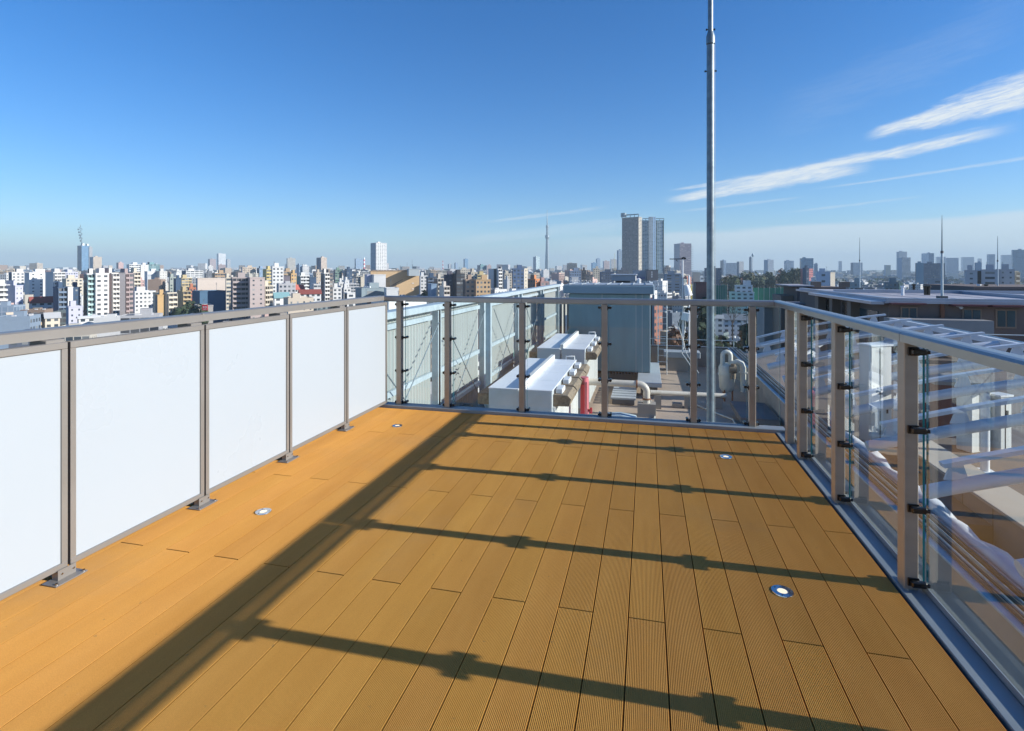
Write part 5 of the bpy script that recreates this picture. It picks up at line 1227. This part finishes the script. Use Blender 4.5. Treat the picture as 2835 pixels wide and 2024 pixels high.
# green sports nets
def net(label, xa, xb, ya, yb, D):
    a = at_depth(xa, ya, D); b = at_depth(xb, yb, D); T = thing('ball_net', label, 'net', (a.x, a.y, GZ), 'green sports nets'); USED.append(((a.x+b.x)/2, (a.y+b.y)/2, (b-a).length*.5))
    mb = MB(); mb.box(a.x, b.x, a.y, a.y+.3, GZ, a.z); mb.box(a.x, b.x, a.y, a.y+22, GZ+.2, GZ+.5); mb.box(b.x-.3, b.x, a.y+.3, a.y+25, GZ+.5, a.z); part('netting', mb, M['green_net'], T)
    for k in range(7):
        x = a.x+(b.x-a.x)*k/6; mb = MB(); mb.cyl((x, a.y-.3), .12, GZ, a.z+1, n=6); part('pole', mb, M['slab'], T)
net('green sports net right of the flagpole, nearer one', 1978, 2012, 790, 824, 400)
net('wide green sports net beside the white tiered building', 2084, 2172, 797, 824, 430)
# ---------------- railway viaduct below, seen through the far glass
a = at_z(1810, 905, -36); 
t = thing('rail_viaduct', 'dark railway viaduct crossing below, seen through the far glass', 'bridge', (a.x, a.y, GZ))
for k, (yy, zz) in enumerate(((0, -33), (9, -33.4), (19, -34.5))):
    mb = MB(); mb.box(a.x-60, a.x+70, a.y+yy, a.y+yy+5, zz-1.4, zz); part('track_bed', mb, M['slabside'], t)
    mb = MB(); mb.box(a.x-60, a.x+70, a.y+yy-.2, a.y+yy-.05, zz-.6, zz+.9); part('side_rail', mb, M['steel'], t)
for k in range(10):
    mb = MB(); mb.box(a.x-58+k*13, a.x-57.2+k*13, a.y-1, a.y+25, GZ, -36); mb.cyl((a.x-56+k*13, a.y+6.5), .15, -34, -26, n=6); part('pier', mb, M['concd'], t)
USED.append((a.x, a.y+12, 45))
# ================================================================= trees
def foliage(mb, c, rx, ry, rz, n, s, r, m=None):
    lobes = []
    for _ in range(9):
        a = r.uniform(0, 6.28); q = r.uniform(.25, .62); z = r.uniform(-.5, .62)
        lobes.append((c[0]+rx*q*math.cos(a), c[1]+ry*q*math.sin(a), c[2]+rz*z, r.uniform(.34, .55)))
    for _ in range(n):
        L = r.choice(lobes); v = Vector((r.gauss(0, 1), r.gauss(0, 1), r.gauss(0, 1))).normalized()*(r.uniform(.72, 1.05))
        p = Vector((L[0]+v.x*rx*L[3], L[1]+v.y*ry*L[3], L[2]+v.z*rz*L[3]))
        u = (v.cross(Vector((r.uniform(-1, 1), r.uniform(-1, 1), r.uniform(-1, 1))))).normalized(); w = (v+Vector((r.uniform(-.6, .6), r.uniform(-.6, .6), r.uniform(-.6, .6)))).cross(u).normalized()
        k = s*r.uniform(.6, 1.3)
        mb.face([p-u*k-w*k*.5, p+u*k*.4-w*k, p+u*k+w*k*.4, p-u*k*.3+w*k], m)
def tree(label, c, h, rad, mat, group=None, n=420, seed=0, name='tree', gz=GZ):
    r = random.Random(seed); T = thing(name, label, 'tree', (c[0], c[1], gz), group)
    mb = MB(); mb.tube([(c[0], c[1], gz), (c[0]+.1, c[1], gz+h*.3), (c[0], c[1]+.1, gz+h*.7)], [h*.035, h*.025, h*.01], n=7)
    for k in range(5):
        a = k*1.3; mb.tube([(c[0], c[1], gz+h*.32), (c[0]+rad*.6*math.cos(a), c[1]+rad*.6*math.sin(a), gz+h*.68)], h*.012, n=5, r2=h*.004)
    part('trunk', mb, M['bark'], T)
    mb = MB(); foliage(mb, (c[0], c[1], gz+h*.62), rad, rad, h*.42, n, rad*.15, r); part('crown', mb, mat, T); return T
# wooded rise on the right
r = random.Random(11); WD = 780
a = at_depth(2110, HY, WD)
mb = MB(); N = 24; ctr = Vector((a.x, a.y, GZ)); vs = [(ctr.x, ctr.y, GZ+12)]
for j, (f, z) in enumerate(((.4, 10.5), (.75, 4), (1, -.5))):
    for i in range(N): q = 2*math.pi*i/N; vs.append((ctr.x+110*f*math.cos(q), ctr.y+90*f*math.sin(q), GZ+z))
fs = [(0, 1+i, 1+(i+1) % N) for i in range(N)]+[(1+j*N+i, 1+(j+1)*N+i, 1+(j+1)*N+(i+1) % N, 1+j*N+(i+1) % N) for j in range(2) for i in range(N)]
mb.verts_faces(vs, fs, smooth=True); struct('hill', mb, M['ground']); USED.append((ctr.x, ctr.y, 105))
kinds = [('leaf_dark', 'dark evergreen'), ('leaf', 'mid green'), ('leaf_red', 'reddish bare-twigged'), ('leaf_olive', 'olive')]
wood = []
for i in range(44):
    x = 2000+r.uniform(0, 222); D = r.uniform(690, 880); kd = r.choices(kinds, (6, 2, 2.6, 1.2))[0]
    if x < 2055: yt = r.uniform(762, 775)
    elif x < 2165: yt = r.uniform(751, 764) if kd[0] != 'leaf_dark' else r.uniform(756, 768)
    else: yt = r.uniform(745, 756)
    wood.append((D, x, yt, kd))
wood.sort(key=lambda q: q[0])
for i, (D, x, yt, kd) in enumerate(wood):
    q = at_depth(x, HY, D); gz = GZ+3; h = top_z(yt+ (D-690)*-.01, D)-gz; rad = r.uniform(6.5, 11)
    side = 'left end' if x < 2060 else 'centre-left' if x < 2110 else 'centre-right' if x < 2165 else 'right end'
    tree(f'{kd[1]} tree crown in the {side} of the wooded rise on the right', (q.x, q.y), h, rad, M[kd[0]], f'{kd[1]} trees, {side} of the wooded rise', 340, 100+i, gz=gz)
# trees near the foot of the building seen through the far glass
for i, (x, yt, D, rad, k, lab) in enumerate((
    (1925, 838, 170, 5.5, 'leaf_dark', 'dark evergreen left of the flagpole, seen through the far glass'),
    (1800, 900, 150, 4.5, 'leaf_red', 'rust-coloured tree beside the viaduct, seen through the far glass'),
    (1860, 905, 145, 4, 'leaf_red', 'rust-coloured bush right of the antenna cables'),
    (2110, 886, 160, 7, 'leaf_dark', 'big dark green tree right of the gabled white house'),
    (2160, 890, 170, 7, 'leaf', 'mid green tree just left of the right railing corner'),
    (2060, 925, 150, 5, 'leaf_dark', 'dark low evergreen below the white gabled house'),
    (1990, 930, 150, 4.5, 'leaf_dark', 'dark low evergreen right beside the flagpole foot'),
    (1180, 808, 400, 6, 'leaf_dark', 'dark tree at the foot of the navy balcony building'),
    (515, 838, 330, 9, 'leaf_dark', 'dark tree mass left of the big beige hall'),
    (545, 850, 300, 7, 'leaf_dark', 'dark tree at the left foot of the low grey shop'))):
    q = at_depth(x, HY, D); h = top_z(yt, D)-GZ; tree(lab, (q.x, q.y), h, rad, M[k], None, 900, 300+i)
    USED.append((q.x, q.y, rad))
# bare tree before the white gabled house
q = at_depth(2028, HY, 190); T = thing('bare_tree', 'leafless branching tree in front of the white gabled house', 'tree', (q.x, q.y, GZ)); r = random.Random(4)
mb = MB()
def br(p, d, L, rad, n):
    e = p+d*L; mb.tube([p, e], rad, n=5, r2=rad*.6, cap=False)
    if n:
        for _ in range(3): br(e, (d+Vector((r.uniform(-.7, .7), r.uniform(-.7, .7), r.uniform(-.1, .6)))).normalized(), L*.72, rad*.55, n-1)
zb = top_z(925, 190)
br(Vector((q.x, q.y, GZ)), Vector((0, 0, 1)), zb-GZ, .35, 0); br(Vector((q.x, q.y, zb)), Vector((0, .05, 1)), 3.4, .28, 5); part('branches', mb, M['bark'], T)
# ================================================================= procedural fill of the city
def used(x, y, rad):
    for (a, b, c) in USED:
        if (x-a)**2+(y-b)**2 < (c+rad)**2: return True
    return False
PAL = [((.62, .62, .60), 28, 'white'), ((.50, .47, .40), 17, 'cream'), ((.50, .43, .34), 12, 'beige'), ((.40, .40, .41), 12, 'grey'), ((.30, .22, .17), 8, 'brown'), ((.38, .30, .22), 5, 'tan'),
       ((.12, .14, .18), 6, 'dark'), ((.25, .32, .40), 7, 'blue-grey'), ((.55, .38, .33), 4, 'pink'), ((.36, .14, .09), 3, 'brick-red'), ((.18, .22, .22), 4, 'slate')]
ROOFS = [((.34, .34, .34), 8, 'grey'), ((.50, .50, .50), 5, 'pale'), ((.14, .15, .17), 6, 'dark'), ((.27, .10, .08), 1.3, 'red'), ((.12, .2, .3), 1.6, 'blue'), ((.13, .26, .22), 1.2, 'green'), ((.28, .2, .15), 2, 'brown')]
r = random.Random(21); B = []
def addb(x, y, D, cell):
    u = 0
    right = (x*RT[0]+y*RT[1])/max(D, 1) > .32
    yaw = R(18)+.5*math.sin(x*.0031+1)+.4*math.sin(y*.0027)+r.uniform(-.06, .06)
    q = r.random()
    if D < 700: h = r.uniform(6, 11) if q < .68 else r.uniform(12, 24) if q < .93 else r.uniform(24, 34)
    elif D < 1600: h = r.uniform(7, 14) if q < .5 else r.uniform(14, 28) if q < .88 else r.uniform(28, 43)
    else: h = r.uniform(10, 26) if q < .6 else r.uniform(24, 44) if q < .965 else r.uniform(44, 70)
    if right: h = 6+(h-6)*.42 if D < 2200 else 8+(h-8)*.55
    w = cell*r.uniform(.5, .86); d = cell*r.uniform(.5, .86)
    if h > 20 and D < 1600: w, d = max(w, 11), max(d, 9)
    pc = r.choices(PAL, [p[1] for p in PAL])[0]; rc = r.choices(ROOFS, [p[1] for p in ROOFS])[0]
    if right: pc = PAL[r.choice((0, 0, 3, 6, 6, 7, 7, 10, 10, 10))]; rc = ROOFS[r.choice((0, 2, 2, 2, 4, 6))]
    gab = h < 12 and r.random() < .55 and D < 1500
    B.append([x, y, D, w, d, h, yaw, pc, rc, gab])
def grid(D0, D1, cell, keep=.93):
    n = 0; ext = D1*1.15
    y = -ext*.1
    while y < ext:
        x = -ext*1.05
        while x < ext*1.05:
            X = x+r.uniform(-.16, .16)*cell; Y = y+r.uniform(-.16, .16)*cell
            dep = X*FW[0]+Y*FW[1]; lat = X*RT[0]+Y*RT[1]
            if dep > 30 and D0 <= dep < D1 and abs(lat/dep) < 1.02 and r.random() < keep:
                # streets: skip some lines
                if int((x+9000)/cell) % 7 != 3 and not used(X, Y, cell*.35): addb(X, Y, dep, cell)
            x += cell
        y += cell
grid(95, 700, 13); grid(700, 1600, 19, .9); grid(1600, 3400, 36, .9); grid(3400, 9000, 90, .9)
# keep the close surroundings of the brown building and this building clear
B = [b for b in B if not (b[0] > 5 and b[1] < 75 and b[1] > -60 and b[0] < 75) and not (b[2] < 170 and b[5] > 13)]
# keep the recognisable buildings behind from being covered
nb = []
for b in B:
    hw = F*(b[3]+b[4])*.42/b[2]; px, _, _ = proj((b[0], b[1], 0)); lim = None
    for (hd, x0, x1, yt, yb) in HEROBOX:
        if hd > b[2] and px+hw > x0 and px-hw < x1:
            q = yt+(min(58, max(20, 44000/hd-72)) if hd < 760 else (14 if hd < 1500 else max(4, (744-yt)*.95)))
            lim = q if lim is None else max(lim, q)
    if lim is not None:
        hmax = (EYE-GZ)-(lim-HY)*b[2]/F
        if b[5] > hmax:
            if hmax < 5.5: 
                if b[2] < 330: nb.append(b); b[5] = min(b[5], 6.5)
                continue
            b[5] = hmax*r.uniform(.86, 1.0); b[9] = False
    nb.append(b)
B = nb
# crude visibility: near to far over a 2-pixel column grid
B.sort(key=lambda b: b[2])
buf = np.zeros((420, 1420), bool)   # rows: photo y 560..980 ; cols: photo px /2
def visible(b):
    x, y, D, w, d, h = b[:6]; px, py, _ = proj((x, y, GZ+h)); _, pb, _ = proj((x, y, GZ)); hw = F*(w+d)*.42/D
    c0 = int((px-hw)/2); c1 = int((px+hw)/2)+1; r0 = int(py-560); r1 = int(pb-560)
    c0 = max(0, c0); c1 = min(1420, c1); r0 = max(0, r0); r1 = min(420, r1)
    if c1 <= c0 or r1 <= r0: return 0
    s = buf[r0:r1, c0:c1]; n = int((~s).sum()); s[:] = True; return n
# foreground masks: left rail, far parapet / floor, enclosure, right brown building
for c in range(1420):
    px = c*2
    yl = 922-.0989*px if px < 1072 else 818
    if px < 1072: buf[max(0, int(yl-560)):, c] = True
    elif px < 1810: buf[max(0, 818-560):, c] = True
    elif px < 2180: buf[957-560:, c] = True
    else: buf[max(0, 790-560):, c] = True
    if 1555 < px < 1815: buf[max(0, 780-560):, c] = True
hb = sorted(HEROBOX, key=lambda q: q[0])
hi = 0
for b in B:
    while hi < len(hb) and hb[hi][0] < b[2]:
        _, x0, x1, yt, yb = hb[hi]; buf[max(0, int(yt-560)):max(0, min(420, int(yb-560))), max(0, int(x0/2)):max(0, int(x1/2))] = True; hi += 1
    b.append(visible(b))
rank = sorted(range(len(B)), key=lambda i: -B[i][-1])
single = set(rank[:150])
print('fill buildings', len(B), 'visible', sum(1 for b in B if b[-1] > 0), 'cut', B[rank[149]][-1])
def build_fill(mb, b, det):
    x, y, D, w, d, h, yaw, pc, rc, gab = b[:10]
    er = Vector((math.cos(yaw), math.sin(yaw), 0)); el = Vector((-er.y, er.x, 0)); P = Vector((x, y, 0))-er*w/2-el*d/2
    s = 'w' if h < 14 else r.choice(('w', 'b', 'r', 's', 'w', 'p'))
    s2 = r.choice(('w', 's', 'p', 'p'))
    if pc[2] in ('blue-grey', 'slate') and r.random() < .3: s = s2 = 'g'
    fh = 3.0 if D < 1600 else 3.8; bay = 2.6 if D < 1600 else 4.4
    v = r.uniform(.85, 1.08); c = tuple(min(.78, q*v) for q in pc[0])
    z1 = GZ+h; A, nf = boxfaces(mb, P, er, el, w, d, GZ, z1, c, c, s, s2, fh, bay, rc[0], r.randrange(40))
    if gab:
        rise = 1.4+min(w, d)*.16; a = (A[0]+A[3])/2-er*.4; bb = (A[1]+A[2])/2+er*.4
        for p, q in ((A[0]-er*.4-el*.4, A[1]+er*.4-el*.4), (A[2]+er*.4+el*.4, A[3]-er*.4+el*.4)):
            t0, t1 = (a, bb) if p is not None and (p-A[0]).length < 2 else (bb, a)
            mb.face([(p.x, p.y, z1-.1), (q.x, q.y, z1-.1), (t1.x, t1.y, z1+rise), (t0.x, t0.y, z1+rise)], M['f_p'], rc[0])
        for p, q in ((A[0], A[3]), (A[1], A[2])):
            m_ = (p+q)/2; mb.face([(p.x, p.y, z1), (q.x, q.y, z1), (m_.x, m_.y, z1+rise-.1)], M['f_p'], c)
    elif D < 2200:
        for i in range(4):
            p, q = A[i], A[(i+1) % 4]; mb.face([(p.x, p.y, z1), (q.x, q.y, z1), (q.x, q.y, z1+.8), (p.x, p.y, z1+.8)], M['f_p'], c)
        k = r.uniform(.2, .5); Q = P+er*w*k+el*d*.3
        boxfaces(mb, Q, er, el, w*.3, d*.3, z1, z1+r.uniform(1.6, 3.2), c, c, 'p', 'p', roofc=rc[0])
        if h > 10 and D < 900:
            for _ in range(3): Q = P+er*w*r.uniform(.05, .85)+el*d*r.uniform(.05, .85); boxfaces(mb, Q, er, el, 1.2, 1.0, z1, z1+1.1, (.6, .6, .6), (.6, .6, .6), 'p', 'p')
LMS = sorted([(q[1]+q[2])/2 for q in LM]);
cnt = {}
mass = MB(); far = MB(); per = []
for i, b in enumerate(B):
    if i in single: per.append(b)
    else: build_fill(mass if b[2] < 1600 else far, b, 0)
tag(mass.build('city_blocks'), 'dense mass of small low-rise houses and blocks filling the city between the larger buildings', 'houses', kind='stuff')
tag(far.build('distant_city'), 'distant hazy mass of buildings along the horizon', 'houses', kind='stuff')
seen = {}
for b in per:
    px, py, _ = proj((b[0], b[1], GZ+b[5])); h = b[5]
    kind = ('gabled house' if b[9] else 'low house') if h < 12 else 'mid-rise block' if h < 24 else 'apartment block'
    best = min(LM, key=lambda q: abs((q[1]+q[2])/2-px)+ .4*abs(q[3]-py))
    lx = (best[1]+best[2])/2; rel = 'left of' if px < lx-6 else 'right of' if px > lx+6 else ('behind' if b[2] > best[0] else 'in front of')
    nm = ' '.join(best[4].split()[:6])
    base = f'{b[7][2]} {kind} with {b[8][2]} roof {rel} the {nm}'
    seen.setdefault(base, []).append((b, px))
ORD = ['nearest', 'second nearest', 'third nearest', 'fourth nearest', 'fifth nearest', 'sixth nearest', 'seventh nearest', 'eighth nearest']
for base, L in seen.items():
    L.sort(key=lambda q: q[0][2])
    for j, (b, px) in enumerate(L):
        lab = base if len(L) == 1 else f'{ORD[min(j, 7)]} {base}'
        mb = MB(); build_fill(mb, b, 1); o = mb.build('house' if b[5] < 12 else 'apartment_block')
        tag(o, lab, 'house' if b[5] < 12 else 'building', 'low-rise buildings of the city' if b[5] < 12 else 'mid-rise blocks of the city')
# belts of garden trees among the houses on the right
mb = MB(); rt = random.Random(77)
for i in range(1500):
    D = 420*math.exp(rt.uniform(0, 2.0)); px = rt.uniform(1930, 2860)
    q = at_depth(px, HY, D)
    if used(q.x, q.y, 4): continue
    rad = rt.uniform(4, 9)*(1 if D < 1200 else 1.8); hh = rt.uniform(8, 15)*(1 if D < 1200 else 1.25); mt = M[rt.choice(('leaf_dark', 'leaf_dark', 'leaf_dark', 'leaf', 'leaf_olive'))]
    for k in range(26 if D < 1200 else 14):
        a, z = rt.uniform(0, 6.28), rt.uniform(.2, 1); rr = rad*math.sqrt(1-(z-.45)**2)*rt.uniform(.4, 1); s = rad*rt.uniform(.25, .5)
        c = Vector((q.x+rr*math.cos(a), q.y+rr*math.sin(a), GZ+hh*z)); u = Vector((rt.gauss(0, 1), rt.gauss(0, 1), rt.gauss(0, 1))).normalized(); v = u.cross(Vector((rt.gauss(0, 1), rt.gauss(0, 1), rt.gauss(0, 1)))).normalized()
        mb.face([c-u*s, c-v*s*.8, c+u*s, c+v*s*.9], mt)
tag(mb.build('tree_belts'), 'dark tree cover between the houses of the right half of the city', 'trees', kind='stuff')
# ground
mb = MB(); S = 16000; n = 16
for i in range(n):
    for j in range(n):
        x0, x1 = -S+2*S*i/n, -S+2*S*(i+1)/n; y0, y1 = -S+2*S*j/n, -S+2*S*(j+1)/n
        mb.face([(x0, y0, GZ), (x1, y0, GZ), (x1, y1, GZ), (x0, y1, GZ)])
struct('ground', mb, M['ground'])
# ================================================================= air, sky, sun, camera
HAZE = 1.35e-4
mb = MB(); mb.box(-15000, 15000, -3000, 15000, GZ-1.5, 372)
m, t = nt('haze_air'); g = NG(t); v = g.n('ShaderNodeVolumePrincipled')
v.inputs['Color'].default_value = (.56, .70, .78, 1); v.inputs['Density'].default_value = HAZE; v.inputs['Anisotropy'].default_value = .0
g.out(v.outputs[0], 'Volume'); 
if HAZE: hz = mb.build('haze', m); tag(hz, 'thin pale haze over the city', 'haze', kind='stuff')
W = bpy.data.worlds.new('World'); SC.world = W; W.cycles.sampling_method = 'MANUAL'; W.cycles.sample_map_resolution = 512; W.use_nodes = True; t = W.node_tree; t.nodes.clear(); g = NG(t)
SUN_EL = 21.57; SUN_AZ = 89.3   # degrees clockwise from +Y
sky = g.n('ShaderNodeTexSky', sky_type='NISHITA'); sky.sun_disc = False; sky.sun_elevation = R(SUN_EL); sky.sun_rotation = R(SUN_AZ)
sky.altitude = 0; sky.air_density = 1.0; sky.dust_density = .3; sky.ozone_density = 3.0
tc = g.n('ShaderNodeTexCoord'); sp = g.n('ShaderNodeSeparateXYZ'); g.link(tc.outputs['Generated'], sp.inputs[0])
X, Y, Z = sp.outputs
az = g.m('MULTIPLY', g.m('ARCTAN2', X, Y), 57.29578); el = g.m('MULTIPLY', g.m('ARCSINE', Z), 57.29578)
# one shared wispy noise field, stretched along the drift of the streaks
rot = g.m('SUBTRACT', el, g.m('MULTIPLY', az, .11))
cb = g.n('ShaderNodeCombineXYZ'); g.link(g.m('MULTIPLY', az, .11), cb.inputs[0]); g.link(g.m('MULTIPLY', rot, .55), cb.inputs[1]); cb.inputs[2].default_value = 4.3
N1 = g.m('MULTIPLY', g.m('SUBTRACT', g.noise(cb.outputs[0], 2.2, 6, .62, .5), .5), 2.0)
N2 = g.m('SUBTRACT', g.noise(cb.outputs[0], .8, 1, .5), .5)
cb2 = g.n('ShaderNodeCombineXYZ'); g.link(g.m('MULTIPLY', az, .30), cb2.inputs[0]); g.link(g.m('MULTIPLY', g.m('SUBTRACT', el, g.m('MULTIPLY', az, .16)), 2.6), cb2.inputs[1]); cb2.inputs[2].default_value = 9.1
FIB = g.m('ADD', .5, g.m('MULTIPLY', g.smooth(g.noise(cb2.outputs[0], 1.6, 5, .68, .8), .30, .62), .55))
def cloud(az0, el0, az1, el1, w0, w1, amp, fade=.12, soft=1.0):
    """streak from (az0, el0) to (az1, el1) degrees, half widths w0, w1"""
    L = az1-az0; s = g.m('DIVIDE', g.m('SUBTRACT', az, az0), L)
    dd = g.m('SUBTRACT', el, g.m('ADD', g.m('MULTIPLY', s, el1-el0), el0))
    w = g.m('MAXIMUM', g.m('ADD', g.m('MULTIPLY', s, w1-w0), w0), .01)
    d2 = g.m('ADD', dd, g.m('MULTIPLY', N2, w))
    q = g.m('DIVIDE', g.m('ABSOLUTE', d2), w)
    body = g.smooth(g.m('ADD', q, N1), 1.15, 1.15-soft)
    e = g.m('MULTIPLY', g.smooth(s, 0.0, fade), g.smooth(g.m('SUBTRACT', 1.0, s), 0.0, fade))
    return g.m('MULTIPLY', g.m('MULTIPLY', g.m('MULTIPLY', body, FIB), e), amp)
cl = [cloud(1.2, 6.9, 20.0, 9.3, .5, .8, .95, .18), cloud(7, 8.3, 29.5, 11.0, .5, .5, .95, .22),
      cloud(1.8, 7.9, 12, 8.9, .16, .30, .55, .25),
      cloud(18.6, 11.5, 37, 14.7, .4, 2.2, .98, .14),
      cloud(14, 7.3, 40, 9.3, .12, .2, .35, .2), cloud(2, 5.7, 15, 6.8, .16, .16, .28, .25), cloud(12, 5.3, 24, 6.2, .12, .14, .3, .3),
      cloud(-18, 4.8, -3, 6.6, .14, .3, .35, .3), cloud(-22, 2.6, 2, 5.2, .5, .9, .25, .25),
      cloud(10, 13.5, 32, 20.0, 2.0, 3.0, .07, .3)]
# pale veil low in the right half of the sky
nz = g.n('ShaderNodeCombineXYZ'); g.link(g.m('MULTIPLY', az, .05), nz.inputs[0]); g.link(g.m('MULTIPLY', el, .4), nz.inputs[1])
vn = g.noise(nz.outputs[0], 2.0, 2, .55)
top = g.m('ADD', g.m('ADD', 3.7, g.m('MULTIPLY', az, .035)), g.m('MULTIPLY', g.m('SUBTRACT', vn, .5), 1.0))
veil = g.m('MULTIPLY', g.m('MULTIPLY', g.smooth(g.m('SUBTRACT', top, el), -.15, .5), g.smooth(az, -14, 6)), .62)
tot = veil
for c in cl: tot = g.m('SUBTRACT', 1.0, g.m('MULTIPLY', g.m('SUBTRACT', 1.0, tot), g.m('SUBTRACT', 1.0, c)))
hs = g.n('ShaderNodeHueSaturation'); hs.inputs['Saturation'].default_value = 1.36; g.link(sky.outputs[0], hs.inputs['Color'])
hsc = g.mix(1.0, hs.outputs[0], (.86, 1.02, 1.27, 1), 'MULTIPLY')
CLC = (6.3, 6.7, 6.9, 1)
col = g.mix(tot, hsc, CLC)
bg = g.n('ShaderNodeBackground'); g.link(col, bg.inputs[0]); bg.inputs[1].default_value = .090
o = g.n('ShaderNodeOutputWorld'); g.link(bg.outputs[0], o.inputs[0])
ld = bpy.data.lights.new('sun', 'SUN'); ld.energy = 5.0; ld.angle = R(.45); ld.color = (1, .965, .90)
lo = bpy.data.objects.new('sun', ld); COL.objects.link(lo)
a, e = R(SUN_AZ), R(SUN_EL); dirv = Vector((math.sin(a)*math.cos(e), math.cos(a)*math.cos(e), math.sin(e)))
lo.rotation_euler = dirv.to_track_quat('Z', 'Y').to_euler(); lo.location = dirv*50
cd = bpy.data.cameras.new('camera'); co = bpy.data.objects.new('camera', cd); COL.objects.link(co); SC.camera = co
co.location = (0, 0, EYE); co.rotation_euler = (R(90), 0, YAW); cd.sensor_width = 36; cd.lens = F/2835*36; cd.clip_start = .05; cd.clip_end = 40000
cd.shift_x = 0; cd.shift_y = -(1012-HY)/2835
SC.view_settings.view_transform = 'Standard'; SC.view_settings.look = 'None'; SC.view_settings.exposure = .6; SC.view_settings.gamma = 1
SC.render.engine = 'CYCLES'
SC.cycles.max_bounces = 8; SC.cycles.transparent_max_bounces = 24; SC.cycles.volume_bounces = 1; SC.cycles.sample_clamp_indirect = 6
